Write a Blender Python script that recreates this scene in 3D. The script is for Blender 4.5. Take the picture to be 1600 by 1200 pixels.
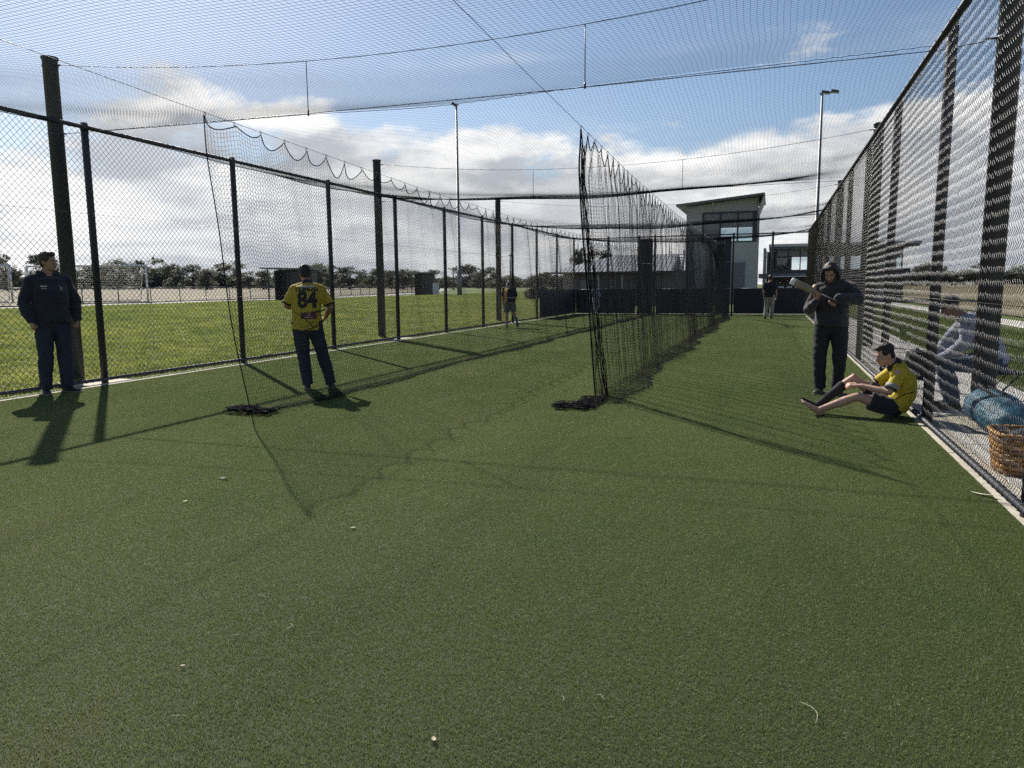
import bpy, bmesh, math, random
import numpy as np
from mathutils import Vector, Matrix, noise as mnoise
from mathutils.bvhtree import BVHTree

random.seed(7)
RNG = np.random.default_rng(11)
for o in list(bpy.data.objects):
    bpy.data.objects.remove(o)
scene = bpy.context.scene
COL = scene.collection
R = math.radians

# ---------------------------------------------------------------- camera
cam_data = bpy.data.cameras.new('camera')
cam_data.sensor_width = 36.0
cam_data.lens = 1149.4 / 1600.0 * 36.0
cam_data.clip_start = 0.05
cam_data.clip_end = 3000
cam = bpy.data.objects.new('camera', cam_data)
COL.objects.link(cam)
YAW, PITCH, ROLL = R(19.414), R(7.556), R(0.5)
_F = Vector((-math.sin(YAW) * math.cos(PITCH), math.cos(YAW) * math.cos(PITCH), -math.sin(PITCH)))
_R0 = Vector((math.cos(YAW), math.sin(YAW), 0))
_U0 = _R0.cross(_F)
_R = _R0 * math.cos(ROLL) - _U0 * math.sin(ROLL)
_U = _U0 * math.cos(ROLL) + _R0 * math.sin(ROLL)
cam.matrix_world = Matrix(((_R.x, _U.x, -_F.x, 0), (_R.y, _U.y, -_F.y, 0), (_R.z, _U.z, -_F.z, 1.4), (0, 0, 0, 1)))
scene.camera = cam

# ---------------------------------------------------------------- sun and sky
SUN_EL = R(37.3)
SUN_AZ = R(47.5)                       # left of the lane direction (+Y)
SUN_DIR = Vector((-math.sin(SUN_AZ) * math.cos(SUN_EL), math.cos(SUN_AZ) * math.cos(SUN_EL), math.sin(SUN_EL)))
sun_data = bpy.data.lights.new('sun', 'SUN')
sun_data.energy = 4.2
sun_data.angle = R(0.53)
sun_data.color = (1.0, 0.94, 0.84)
sun = bpy.data.objects.new('sun', sun_data)
sun.rotation_euler = (-SUN_DIR).to_track_quat('-Z', 'Y').to_euler()
sun.location = (-20, 20, 30)
COL.objects.link(sun)

world = bpy.data.worlds.new('World')
scene.world = world
world.use_nodes = True


class NT:
    """tiny node-tree writer"""
    def __init__(self, tree):
        self.t = tree
        tree.nodes.clear()

    def n(self, typ, inputs=None, **props):
        nd = self.t.nodes.new(typ)
        for k, v in props.items():
            setattr(nd, k, v)
        if inputs:
            for k, v in inputs.items():
                s = nd.inputs[k]
                if isinstance(v, bpy.types.NodeSocket):
                    self.t.links.new(v, s)
                else:
                    s.default_value = v
        return nd

    def math(self, op, a, b=None, c=None, clamp=False):
        d = {0: a}
        if b is not None:
            d[1] = b
        if c is not None:
            d[2] = c
        nd = self.n('ShaderNodeMath', d, operation=op, use_clamp=clamp)
        return nd.outputs[0]

    def vmath(self, op, a, b=None, scale=None):
        nd = self.n('ShaderNodeVectorMath', {0: a}, operation=op)
        if b is not None:
            if isinstance(b, bpy.types.NodeSocket):
                self.t.links.new(b, nd.inputs[1])
            else:
                nd.inputs[1].default_value = b
        if scale is not None:
            nd.inputs['Scale'].default_value = scale
        return nd.outputs[0]

    def noise(self, vec, scale, detail=4, rough=0.55, lac=2.0, dist=0.0):
        nd = self.n('ShaderNodeTexNoise', {'Scale': scale, 'Detail': detail, 'Roughness': rough, 'Lacunarity': lac, 'Distortion': dist})
        if vec is not None:
            self.t.links.new(vec, nd.inputs['Vector'])
        return nd.outputs['Fac']

    def remap(self, v, a, b, c=0.0, d=1.0, smooth=False):
        nd = self.n('ShaderNodeMapRange', {'Value': v, 'From Min': a, 'From Max': b, 'To Min': c, 'To Max': d})
        if smooth:
            nd.interpolation_type = 'SMOOTHSTEP'
        return nd.outputs['Result']

    def mix(self, fac, a, b, blend='MIX'):
        nd = self.n('ShaderNodeMix', data_type='RGBA', blend_type=blend)
        for s, v in ((nd.inputs[0], fac), (nd.inputs[6], a), (nd.inputs[7], b)):
            if isinstance(v, bpy.types.NodeSocket):
                self.t.links.new(v, s)
            else:
                s.default_value = v if not isinstance(v, tuple) or len(v) == 4 else (*v, 1)
        return nd.outputs[2]


def build_world():
    w = NT(world.node_tree)
    sky = w.n('ShaderNodeTexSky', sky_type='NISHITA', sun_disc=False, sun_elevation=SUN_EL,
              sun_rotation=-SUN_AZ, air_density=1.0, dust_density=0.6, ozone_density=2.5, altitude=50)
    tc = w.n('ShaderNodeTexCoord').outputs['Generated']
    d = w.n('ShaderNodeVectorMath', {0: tc}, operation='NORMALIZE').outputs[0]
    sp = w.n('ShaderNodeSeparateXYZ', {0: d})
    z = sp.outputs['Z']
    # cumulus: flattened puffs in direction space, thick near the horizon, sparse above
    mp = w.n('ShaderNodeMapping', {'Vector': d, 'Location': (4.25, 6.47, 7.925), 'Scale': (1.0, 1.0, 2.1)}).outputs[0]
    up = w.n('ShaderNodeMapping', {'Vector': d, 'Location': (4.23, 6.485, 7.99), 'Scale': (1.0, 1.0, 2.1)}).outputs[0]
    n1 = w.noise(mp, 3.3, 9, 0.56, 2.1, 0.15)
    n2 = w.noise(up, 3.3, 5, 0.56, 2.1, 0.15)
    thr = w.remap(z, 0.13, 0.27, 0.33, 0.61, True)
    thr2 = w.remap(z, 0.285, 0.36, 0.0, 0.055)
    thr = w.math('ADD', thr, thr2)
    dens = w.math('SUBTRACT', n1, thr)
    mask = w.remap(dens, -0.012, 0.085, 0, 1, True)
    lit = w.math('SUBTRACT', n1, n2)
    shade = w.remap(lit, -0.10, 0.07, 0.12, 1.0, True)
    thick = w.remap(dens, 0.04, 0.26, 1.0, 0.50)
    # perspective-flattened deck: grey undersides and bright breaks banding towards the horizon
    inv = w.math('DIVIDE', 1.0, w.math('ADD', w.math('MAXIMUM', z, 0.0), 0.13))
    pv = w.n('ShaderNodeVectorMath', {0: d}, operation='SCALE')
    w.t.links.new(inv, pv.inputs['Scale'])
    nb = w.noise(pv.outputs[0], 1.15, 7, 0.6, 2.1, 0.3)
    band = w.remap(nb, 0.36, 0.62, 0.42, 1.12, True)
    val = w.math('MULTIPLY', w.math('MULTIPLY', shade, thick), band)
    # thin high streaks
    mp3 = w.n('ShaderNodeMapping', {'Vector': d, 'Location': (0.4, 5.2, 1.0), 'Scale': (1.0, 1.6, 6.5), 'Rotation': (0.15, 0.1, 0.6)}).outputs[0]
    n3 = w.noise(mp3, 2.2, 6, 0.62)
    wisp = w.math('MULTIPLY', w.remap(n3, 0.52, 0.80, 0, 1, True), 0.22)
    # forward scattering: clouds and veil towards the sun are brighter
    cs = w.n('ShaderNodeVectorMath', {0: d, 1: tuple(SUN_DIR)}, operation='DOT_PRODUCT').outputs['Value']
    glow = w.math('POWER', w.math('MAXIMUM', cs, 0.0), 6.0)
    ccol = w.mix(val, (0.33, 0.355, 0.395), (0.78, 0.775, 0.76))
    cstr = w.math('MULTIPLY_ADD', glow, 0.16, 0.90)
    skyc = w.n('ShaderNodeHueSaturation', {'Color': sky.outputs[0], 'Saturation': 1.0, 'Value': SKY_V, 'Hue': 0.5}).outputs[0]
    m1 = w.n('ShaderNodeVectorMath', {0: skyc}, operation='SCALE')
    m1.inputs['Scale'].default_value = SKY_S
    c2 = w.n('ShaderNodeVectorMath', {0: ccol}, operation='SCALE')
    w.t.links.new(cstr, c2.inputs['Scale'])
    mm = w.math('MAXIMUM', mask, wisp)
    # haze lifts the sky just over the horizon
    hz = w.remap(z, 0.01, 0.16, 0.85, 0.0, True)
    base = w.mix(hz, m1.outputs[0], (0.56, 0.60, 0.65))
    col = w.mix(mm, base, c2.outputs[0])
    bg = w.n('ShaderNodeBackground', {'Color': col, 'Strength': 1.0})
    out = w.n('ShaderNodeOutputWorld', {'Surface': bg.outputs[0]})


SKY_S, SKY_V = 0.061, 1.0
build_world()
world.cycles.sampling_method = 'MANUAL'
world.cycles.sample_map_resolution = 512

scene.view_settings.view_transform = 'Standard'
scene.view_settings.look = 'None'
scene.view_settings.exposure = 0.85
scene.view_settings.gamma = 1.0
scene.view_settings.use_curve_mapping = False
scene.render.engine = 'CYCLES'
scene.cycles.max_bounces = 5
scene.cycles.diffuse_bounces = 2
scene.cycles.glossy_bounces = 2
scene.cycles.transmission_bounces = 4
scene.cycles.transparent_max_bounces = 12
scene.cycles.caustics_reflective = False
scene.cycles.caustics_refractive = False
scene.cycles.sample_clamp_indirect = 4.0
scene.cycles.use_denoising = False
scene.cycles.use_adaptive_sampling = True
scene.cycles.adaptive_threshold = 0.01

# ---------------------------------------------------------------- helpers
class MB:
    """collects shapes in world coordinates; build() makes ONE mesh object"""
    def __init__(self):
        self.v, self.f = [], []

    def add(self, verts, faces):
        b = len(self.v)
        self.v.extend([tuple(p) for p in verts])
        self.f.extend([tuple(i + b for i in f) for f in faces])
        return self

    def box(self, c, s, rz=0.0, m=None):
        hx, hy, hz = s[0] / 2, s[1] / 2, s[2] / 2
        P = [Vector((sx * hx, sy * hy, sz * hz)) for sz in (-1, 1) for sy in (-1, 1) for sx in (-1, 1)]
        M = m if m is not None else Matrix.Rotation(rz, 3, 'Z')
        P = [M @ p + Vector(c) for p in P]
        return self.add(P, [(0, 2, 3, 1), (4, 5, 7, 6), (0, 1, 5, 4), (2, 6, 7, 3), (0, 4, 6, 2), (1, 3, 7, 5)])

    def bar(self, a, b, w, h, up=(0, 0, 1)):
        a, b = Vector(a), Vector(b)
        t = (b - a)
        L = t.length
        t.normalize()
        u = Vector(up)
        if abs(t.dot(u)) > 0.98:
            u = Vector((1, 0, 0))
        s = t.cross(u).normalized()
        u = s.cross(t)
        M = Matrix((s, t, u)).transposed()
        return self.box((a + b) / 2, (w, L, h), m=M)

    def loft(self, pts, radii, n=10, side=(1, 0, 0), cap=True, power=1.0):
        pts = [Vector(p) for p in pts]
        rings = []
        k = len(pts)
        for i, p in enumerate(pts):
            t = (pts[min(i + 1, k - 1)] - pts[max(i - 1, 0)]).normalized()
            s = Vector(side) - t * t.dot(Vector(side))
            if s.length < 1e-4:
                s = t.orthogonal()
            s.normalize()
            d = t.cross(s)
            r = radii[i]
            ra, rb = (r, r) if not isinstance(r, (tuple, list)) else r
            rings.append([p + s * (ra * math.cos(a)) + d * (rb * math.sin(a)) for a in [2 * math.pi * j / n for j in range(n)]])
        V = [v for r_ in rings for v in r_]
        Fs = []
        for i in range(k - 1):
            for j in range(n):
                Fs.append((i * n + j, i * n + (j + 1) % n, (i + 1) * n + (j + 1) % n, (i + 1) * n + j))
        if cap:
            Fs.append(tuple(range(n - 1, -1, -1)))
            Fs.append(tuple((k - 1) * n + j for j in range(n)))
        return self.add(V, Fs)

    def tube(self, pts, r, n=6, cap=True):
        return self.loft(pts, [r] * len(pts), n, (0.13, 0.31, 0.94), cap)

    def capsule(self, pts, radii, n=12, side=(1, 0, 0)):
        """loft with rounded ends"""
        pts = [Vector(p) for p in pts]
        t0 = (pts[0] - pts[1]).normalized()
        t1 = (pts[-1] - pts[-2]).normalized()

        def sc(r, k):
            return r * k if not isinstance(r, (tuple, list)) else (r[0] * k, r[1] * k)

        def mn(r):
            return r if not isinstance(r, (tuple, list)) else min(r)
        P, Rr = [], []
        for a in (80, 55, 28):
            P.append(pts[0] + t0 * mn(radii[0]) * math.sin(R(a)))
            Rr.append(sc(radii[0], math.cos(R(a))))
        P += pts
        Rr += list(radii)
        for a in (28, 55, 80):
            P.append(pts[-1] + t1 * mn(radii[-1]) * math.sin(R(a)))
            Rr.append(sc(radii[-1], math.cos(R(a))))
        return self.loft(P, Rr, n, side)

    def ball(self, c, r, n=12, m=None):
        rx, ry, rz = (r, r, r) if not isinstance(r, (tuple, list)) else r
        V = []
        k = n // 2 + 2
        for i in range(1, k):
            th = math.pi * i / k
            for j in range(n):
                a = 2 * math.pi * j / n
                V.append(Vector((rx * math.sin(th) * math.cos(a), ry * math.sin(th) * math.sin(a), -rz * math.cos(th))))
        V.append(Vector((0, 0, -rz)))
        V.append(Vector((0, 0, rz)))
        if m is not None:
            V = [m @ p for p in V]
        V = [p + Vector(c) for p in V]
        Fs = []
        for i in range(k - 2):
            for j in range(n):
                Fs.append((i * n + j, i * n + (j + 1) % n, (i + 1) * n + (j + 1) % n, (i + 1) * n + j))
        b, t = len(V) - 2, len(V) - 1
        for j in range(n):
            Fs.append((b, (j + 1) % n, j))
            Fs.append((t, (k - 2) * n + j, (k - 2) * n + (j + 1) % n))
        return self.add(V, Fs)

    def prism(self, poly, axis_vec):
        """extrude a planar polygon (list of 3-vectors) along axis_vec"""
        n = len(poly)
        A = Vector(axis_vec)
        V = [Vector(p) for p in poly] + [Vector(p) + A for p in poly]
        Fs = [tuple(range(n - 1, -1, -1)), tuple(range(n, 2 * n))]
        for i in range(n):
            j = (i + 1) % n
            Fs.append((i, j, n + j, n + i))
        return self.add(V, Fs)

    def build(self, name, mat, parent=None, smooth=False, org=None, bevel=0.0):
        o_ = Vector(org) if org is not None else (Vector(parent.get('_o', (0, 0, 0))) if parent is not None else Vector((0, 0, 0)))
        me = bpy.data.meshes.new(name)
        me.from_pydata([tuple(Vector(p) - o_) for p in self.v], [], self.f)
        me.update()
        if bevel > 0:
            bm = bmesh.new()
            bm.from_mesh(me)
            bmesh.ops.bevel(bm, geom=list(bm.edges), offset=bevel, segments=2, affect='EDGES', profile=0.6)
            bm.to_mesh(me)
            bm.free()
        return link(name, me, mat, parent, smooth, o_ if parent is None else None)


def link(name, me, mat, parent=None, smooth=False, loc=None):
    if mat is not None:
        me.materials.append(mat)
    if smooth:
        me.polygons.foreach_set('use_smooth', [True] * len(me.polygons))
    o = bpy.data.objects.new(name, me)
    COL.objects.link(o)
    if parent is not None:
        o.parent = parent
        if '_o' in parent:
            o['_o'] = list(parent['_o'])
    elif loc is not None:
        o.location = loc
        o['_o'] = list(loc)
    return o


def thing(name, label, cat, loc=(0, 0, 0), rz=0.0, group=None):
    o = bpy.data.objects.new(name, None)
    o.empty_display_size = 0.2
    COL.objects.link(o)
    o.location = loc
    o.rotation_euler = (0, 0, rz)
    o['label'] = label
    o['category'] = cat
    if rz == 0.0:
        o['_o'] = list(loc)
    if group:
        o['group'] = group
    return o


def tag(o, label=None, cat=None, group=None, kind=None):
    for k, v in (('label', label), ('category', cat), ('group', group), ('kind', kind)):
        if v:
            o[k] = v
    return o


def arr_mesh(name, verts, faces):
    """numpy verts (N,3), faces (M,k)"""
    me = bpy.data.meshes.new(name)
    verts = np.asarray(verts, dtype=np.float32)
    faces = np.asarray(faces, dtype=np.int32)
    k = faces.shape[1]
    me.vertices.add(len(verts))
    me.vertices.foreach_set('co', verts.ravel())
    me.loops.add(faces.size)
    me.loops.foreach_set('vertex_index', faces.ravel())
    me.polygons.add(len(faces))
    me.polygons.foreach_set('loop_start', np.arange(0, faces.size, k, dtype=np.int32))
    try:
        me.polygons.foreach_set('loop_total', np.full(len(faces), k, dtype=np.int32))
    except Exception:
        pass
    me.update(calc_edges=True)
    return me


def strands(polys, r, sides=3):
    """polys: list of arrays (N,M,3): N polylines with M points. returns verts, quad faces"""
    VV, FF, base = [], [], 0
    for P in polys:
        P = np.asarray(P, dtype=np.float64)
        N, M, _ = P.shape
        T = np.empty_like(P)
        T[:, 1:-1] = P[:, 2:] - P[:, :-2]
        T[:, 0] = P[:, 1] - P[:, 0]
        T[:, -1] = P[:, -1] - P[:, -2]
        T /= np.linalg.norm(T, axis=2, keepdims=True) + 1e-12
        ref = np.array([0.233, 0.411, 0.881])
        A = np.cross(T, ref)
        A /= np.linalg.norm(A, axis=2, keepdims=True) + 1e-12
        B = np.cross(T, A)
        ang = np.arange(sides) * 2 * np.pi / sides
        ring = P[:, :, None, :] + r * (np.cos(ang)[None, None, :, None] * A[:, :, None, :] + np.sin(ang)[None, None, :, None] * B[:, :, None, :])
        VV.append(ring.reshape(-1, 3))
        idx = np.arange(N * M * sides).reshape(N, M, sides)
        a = idx[:, :-1, :]
        b = np.roll(idx, -1, axis=2)[:, :-1, :]
        c = np.roll(idx, -1, axis=2)[:, 1:, :]
        d_ = idx[:, 1:, :]
        FF.append(np.stack([a, b, c, d_], axis=-1).reshape(-1, 4) + base)
        base += N * M * sides
    return np.concatenate(VV), np.concatenate(FF)


def strand_obj(name, polys, r, mat, parent=None, sides=3):
    V, Fc = strands(polys, r, sides)
    if parent is not None and '_o' in parent:
        V = V - np.array(list(parent['_o']))
    me = arr_mesh(name, V, Fc)
    return link(name, me, mat, parent, True)


def at(u, v, dep):
    """point seen at photo pixel (u, v) at a depth along the optical axis - used only to survey where things stand"""
    k = dep / 1149.4
    return Vector((0, 0, 1.4)) + _F * dep + _R * ((u - 800) * k) - _U * ((v - 600) * k)


# ---------------------------------------------------------------- materials
MATS = {}


def pbr(name, col, rough=0.6, metal=0.0, spec=0.5, var=0.0, vscale=6.0, bump=0.0, bscale=40.0, col2=None, sheen=0.0, trans=None, coat=0.0):
    if name in MATS:
        return MATS[name]
    m = bpy.data.materials.new(name)
    m.use_nodes = True
    t = NT(m.node_tree)
    tc = t.n('ShaderNodeTexCoord').outputs['Object']
    inp = {'Roughness': rough, 'Metallic': metal, 'Specular IOR Level': spec, 'Sheen Weight': sheen, 'Coat Weight': coat}
    if var > 0 or col2:
        nz = t.noise(tc, vscale, 5, 0.6)
        f = t.remap(nz, 0.3, 0.7, 0, 1)
        c2 = col2 if col2 else tuple(c * (1 - var) for c in col)
        inp['Base Color'] = t.mix(f, (*c2, 1), (*col, 1))
    else:
        inp['Base Color'] = (*col, 1)
    b = t.n('ShaderNodeBsdfPrincipled', inp)
    if bump > 0:
        nb = t.noise(tc, bscale, 4, 0.6)
        bp = t.n('ShaderNodeBump', {'Strength': bump, 'Distance': 0.01, 'Height': nb})
        t.t.links.new(bp.outputs[0], b.inputs['Normal'])
    sh = b.outputs[0]
    if trans:
        tr = t.n('ShaderNodeBsdfTranslucent', {'Color': (*trans[0], 1)})
        sh = t.n('ShaderNodeMixShader', {0: trans[1], 1: sh, 2: tr.outputs[0]}).outputs[0]
    t.n('ShaderNodeOutputMaterial', {'Surface': sh})
    MATS[name] = m
    return m
# ================================================================ ground materials
def turf_mats():
    m = bpy.data.materials.new('turf_backing')
    m.use_nodes = True
    t = NT(m.node_tree)
    pos = t.n('ShaderNodeNewGeometry').outputs['Position']
    a = t.noise(pos, 0.55, 4, 0.6)
    g = t.noise(pos, 260, 3, 0.7)
    c = t.mix(t.remap(a, 0.35, 0.68), (0.022, 0.038, 0.008, 1), (0.030, 0.044, 0.011, 1))
    c = t.mix(t.remap(g, 0.56, 0.75), c, (0.07, 0.075, 0.03, 1))
    bp = t.n('ShaderNodeBump', {'Strength': 0.8, 'Distance': 0.004, 'Height': t.noise(pos, 420, 2, 0.7)})
    b = t.n('ShaderNodeBsdfPrincipled', {'Base Color': c, 'Roughness': 0.75, 'Normal': bp.outputs[0]})
    t.n('ShaderNodeOutputMaterial', {'Surface': b.outputs[0]})
    m2 = bpy.data.materials.new('turf_fibre')
    m2.use_nodes = True
    t = NT(m2.node_tree)
    pos = t.n('ShaderNodeNewGeometry').outputs['Position']
    a = t.noise(pos, 0.55, 5, 0.62)
    st = t.n('ShaderNodeMapping', {'Vector': pos, 'Scale': (1.6, 0.12, 1.0)}).outputs[0]
    b_ = t.noise(st, 1.4, 4, 0.6)
    w = t.noise(pos, 160, 2, 0.6)
    c = t.mix(t.remap(a, 0.35, 0.68), (0.118, 0.174, 0.044, 1), (0.172, 0.212, 0.068, 1))
    c = t.mix(t.math('MULTIPLY', t.remap(b_, 0.45, 0.75), 0.5), c, (0.170, 0.190, 0.062, 1))
    # trodden, sand-dusted patches and darker brushed strips
    pa = t.noise(pos, 0.33, 3, 0.5)
    pb = t.noise(t.n('ShaderNodeMapping', {'Vector': pos, 'Location': (4, 7, 0), 'Scale': (1.0, 0.35, 1.0)}).outputs[0], 1.1, 5, 0.65)
    worn = t.math('MULTIPLY', t.remap(pa, 0.46, 0.66, 0, 1, True), t.remap(pb, 0.38, 0.66, 0.25, 1.0))
    c = t.mix(t.math('MULTIPLY', worn, 0.42), c, (0.230, 0.250, 0.115, 1))
    dk = t.remap(t.noise(t.n('ShaderNodeMapping', {'Vector': pos, 'Location': (1, 2, 0), 'Scale': (1.3, 0.10, 1.0)}).outputs[0], 1.0, 4, 0.6), 0.50, 0.68, 0, 0.38, True)
    c = t.mix(dk, c, (0.082, 0.120, 0.032, 1))
    c = t.mix(t.math('MULTIPLY', t.remap(w, 0.58, 0.64), 0.75), c, (0.38, 0.39, 0.22, 1))  # sparse pale flecks in the fibre colour stand in for sparkle
    p = t.n('ShaderNodeBsdfPrincipled', {'Base Color': c, 'Roughness': 0.45, 'Specular IOR Level': 0.38})
    tr = t.n('ShaderNodeBsdfTranslucent', {'Color': c})
    mx = t.n('ShaderNodeMixShader', {0: 0.42, 1: p.outputs[0], 2: tr.outputs[0]})
    t.n('ShaderNodeOutputMaterial', {'Surface': mx.outputs[0]})
    return m, m2


M_TURF, M_FIBRE = turf_mats()


def ground_mat(name, ca, cb, cc, s1, s2, bump=0.5):
    m = bpy.data.materials.new(name)
    m.use_nodes = True
    t = NT(m.node_tree)
    pos = t.n('ShaderNodeNewGeometry').outputs['Position']
    a = t.noise(pos, s1, 6, 0.65)
    b_ = t.noise(pos, s2, 4, 0.7)
    c = t.mix(t.remap(a, 0.35, 0.65), (*ca, 1), (*cb, 1))
    c = t.mix(t.remap(b_, 0.5, 0.75), c, (*cc, 1))
    bp = t.n('ShaderNodeBump', {'Strength': bump, 'Distance': 0.05, 'Height': b_})
    b = t.n('ShaderNodeBsdfPrincipled', {'Base Color': c, 'Roughness': 0.85, 'Specular IOR Level': 0.25, 'Normal': bp.outputs[0]})
    t.n('ShaderNodeOutputMaterial', {'Surface': b.outputs[0]})
    return m


M_GRASS = ground_mat('grass_ground', (0.085, 0.125, 0.024), (0.115, 0.150, 0.034), (0.060, 0.085, 0.020), 0.25, 9.0)
M_DRY = ground_mat('dry_grass', (0.18, 0.145, 0.085), (0.14, 0.125, 0.062), (0.22, 0.185, 0.12), 0.06, 1.5)
M_CONC = ground_mat('concrete', (0.50, 0.48, 0.44), (0.56, 0.54, 0.49), (0.42, 0.40, 0.37), 1.2, 30.0, 0.15)
M_KERB = ground_mat('kerb_concrete', (0.44, 0.405, 0.33), (0.56, 0.52, 0.435), (0.26, 0.235, 0.185), 3.0, 14.0, 0.25)
M_BLACK = pbr('black_powder_coat', (0.046, 0.050, 0.062), 0.5, var=0.25, vscale=3, bump=0.05, bscale=60)
M_WIRE = pbr('black_coated_wire', (0.009, 0.009, 0.011), 0.34, spec=0.30)
M_NET = pbr('black_nylon_twine', (0.014, 0.015, 0.020), 0.95, spec=0.08)
M_ROPE = pbr('black_rope', (0.013, 0.013, 0.017), 0.95, spec=0.1)
M_CABLE = pbr('steel_cable', (0.10, 0.10, 0.11), 0.4, metal=0.8)


def smooth01(t):
    t = np.clip(t, 0, 1)
    return t * t * (3 - 2 * t)


def gz(x, y):
    x, y = np.asarray(x, float), np.asarray(y, float)
    l = np.maximum(0, -9.9 - x)
    r = np.maximum(0, x - 5)
    return (-0.05 + 0.45 * smooth01(l / 30) + 0.75 * smooth01((l - 32) / 130) + 0.5 * smooth01((r - 3) / 90)
            + 0.5 * smooth01((y - 70) / 120) + 0.02 * np.sin(x * 0.7) * np.sin(y * 0.53 + 1) * smooth01((l + r) / 4))


def sheet(name, xs, ys, dz, mat, kind='structure', fx=None):
    X, Y = np.meshgrid(xs, ys, indexing='ij')
    if fx is not None:
        X = X + fx(Y)
    Z = gz(X, Y) + dz
    V = np.stack([X, Y, Z], -1).reshape(-1, 3)
    n, m = len(xs), len(ys)
    I = np.arange(n * m).reshape(n, m)
    Fc = np.stack([I[:-1, :-1], I[1:, :-1], I[1:, 1:], I[:-1, 1:]], -1).reshape(-1, 4)
    o = link(name, arr_mesh(name, V, Fc), mat, None, True)
    o['kind'] = kind
    return o


def axis(*segs):
    out = []
    for a, b, s in segs:
        out += list(np.arange(a, b, s))
    return np.array(out + [segs[-1][1]])


sheet('ground', axis((-1500, -200, 100), (-200, -60, 10), (-60, 40, 1.0), (40, 200, 10), (200, 1500, 100)),
      axis((-300, -20, 20), (-20, 80, 1.5), (80, 240, 8), (240, 2000, 110)), 0.0, M_GRASS)


def bound_x(Y):          # the curved edge of the sports field on the left
    return -42.5 - 0.0022 * np.maximum(0, Y - 45) ** 2 * 0.9 - 0.04 * (Y - 40)


sheet('dry_field', axis((-700, -150, 60), (-150, 0.01, 6))[:-1] * 1.0, axis((-120, 200, 5), (200, 900, 60)), 0.06, M_DRY, fx=lambda Y: bound_x(Y) - 1.2)
sheet('path', np.linspace(-1.4, 1.3, 3), axis((-60, 220, 3)), 0.03, M_CONC, fx=bound_x)
sheet('dry_field', axis((9.6, 60, 5), (60, 500, 60)), axis((-60, 200, 5), (200, 900, 60)), 0.05, M_DRY)
sheet('path', np.array([7.4, 8.6]), axis((-30, 160, 4)), 0.03, M_CONC)

XL, XR, YR = -9.5, 1.50, 36.5
# turf sheet, kerbs, right-hand path
mb = MB()
nx, ny = 12, 40
xs, ys = np.linspace(-9.25, 1.42, nx), np.linspace(-4, YR + 0.1, ny)
for i in range(nx - 1):
    for j in range(ny - 1):
        b = len(mb.v)
        mb.v += [(xs[i], ys[j], 0), (xs[i + 1], ys[j], 0), (xs[i + 1], ys[j + 1], 0), (xs[i], ys[j + 1], 0)]
        mb.f.append((b, b + 1, b + 2, b + 3))
tag(mb.build('turf', M_TURF), kind='structure')
def kerb_run(x, w_):
    y, k = -4.0, 0
    while y < YR + 0.2:
        L = min(2.4 + 0.7 * ((k * 37) % 5) / 4, YR + 0.25 - y)
        kb = MB()
        kb.box((x + 0.004 * math.sin(k * 2.1), y + L / 2, -0.045 + 0.002 * math.sin(k * 3.3)), (w_, L - 0.008, 0.10))
        tag(kb.build('kerb', M_KERB, bevel=0.006), kind='structure')
        y += L
        k += 1


kerb_run(-9.325, 0.15)
kerb_run(1.52, 0.20)
kb = MB()
kb.box((-3.9, YR + 0.4, -0.05), (11.1, 0.2, 0.10))
tag(kb.build('kerb', M_KERB, bevel=0.006), kind='structure')
for k in range(14):
    pb = MB()
    pb.box((2.36, -3.4 + 3.05 * k, -0.05), (1.46, 3.03, 0.10))
    tag(pb.build('path', M_CONC, bevel=0.008), kind='structure')


# scattered pile: geometry-node instances of one small patch
def scatter(name, pts, patch_me, mat, label, cat):
    patch_me.materials.append(mat)
    po = bpy.data.objects.new(name + '_patch', patch_me)
    me = bpy.data.meshes.new(name)
    me.from_pydata([tuple(p) for p in pts], [], [])
    o = link(name, me, mat)
    tag(o, label, cat, kind='stuff')
    g = bpy.data.node_groups.new(name + '_nodes', 'GeometryNodeTree')
    g.interface.new_socket(name='Geometry', in_out='INPUT', socket_type='NodeSocketGeometry')
    g.interface.new_socket(name='Geometry', in_out='OUTPUT', socket_type='NodeSocketGeometry')
    N, L = g.nodes, g.links
    gi, go = N.new('NodeGroupInput'), N.new('NodeGroupOutput')
    oi = N.new('GeometryNodeObjectInfo')
    oi.inputs['Object'].default_value = po
    ip = N.new('GeometryNodeInstanceOnPoints')
    rv = N.new('FunctionNodeRandomValue')
    rv.data_type = 'INT'
    rv.inputs[4].default_value = 0
    rv.inputs[5].default_value = 3
    ml = N.new('ShaderNodeMath')
    ml.operation = 'MULTIPLY'
    ml.inputs[1].default_value = math.pi / 2
    cx = N.new('ShaderNodeCombineXYZ')
    L.new(rv.outputs[2], ml.inputs[0])
    L.new(ml.outputs[0], cx.inputs[2])
    L.new(gi.outputs[0], ip.inputs['Points'])
    L.new(oi.outputs['Geometry'], ip.inputs['Instance'])
    L.new(cx.outputs[0], ip.inputs['Rotation'])
    L.new(ip.outputs[0], go.inputs[0])
    md = o.modifiers.new('scatter', 'NODES')
    md.node_group = g
    return o


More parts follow.
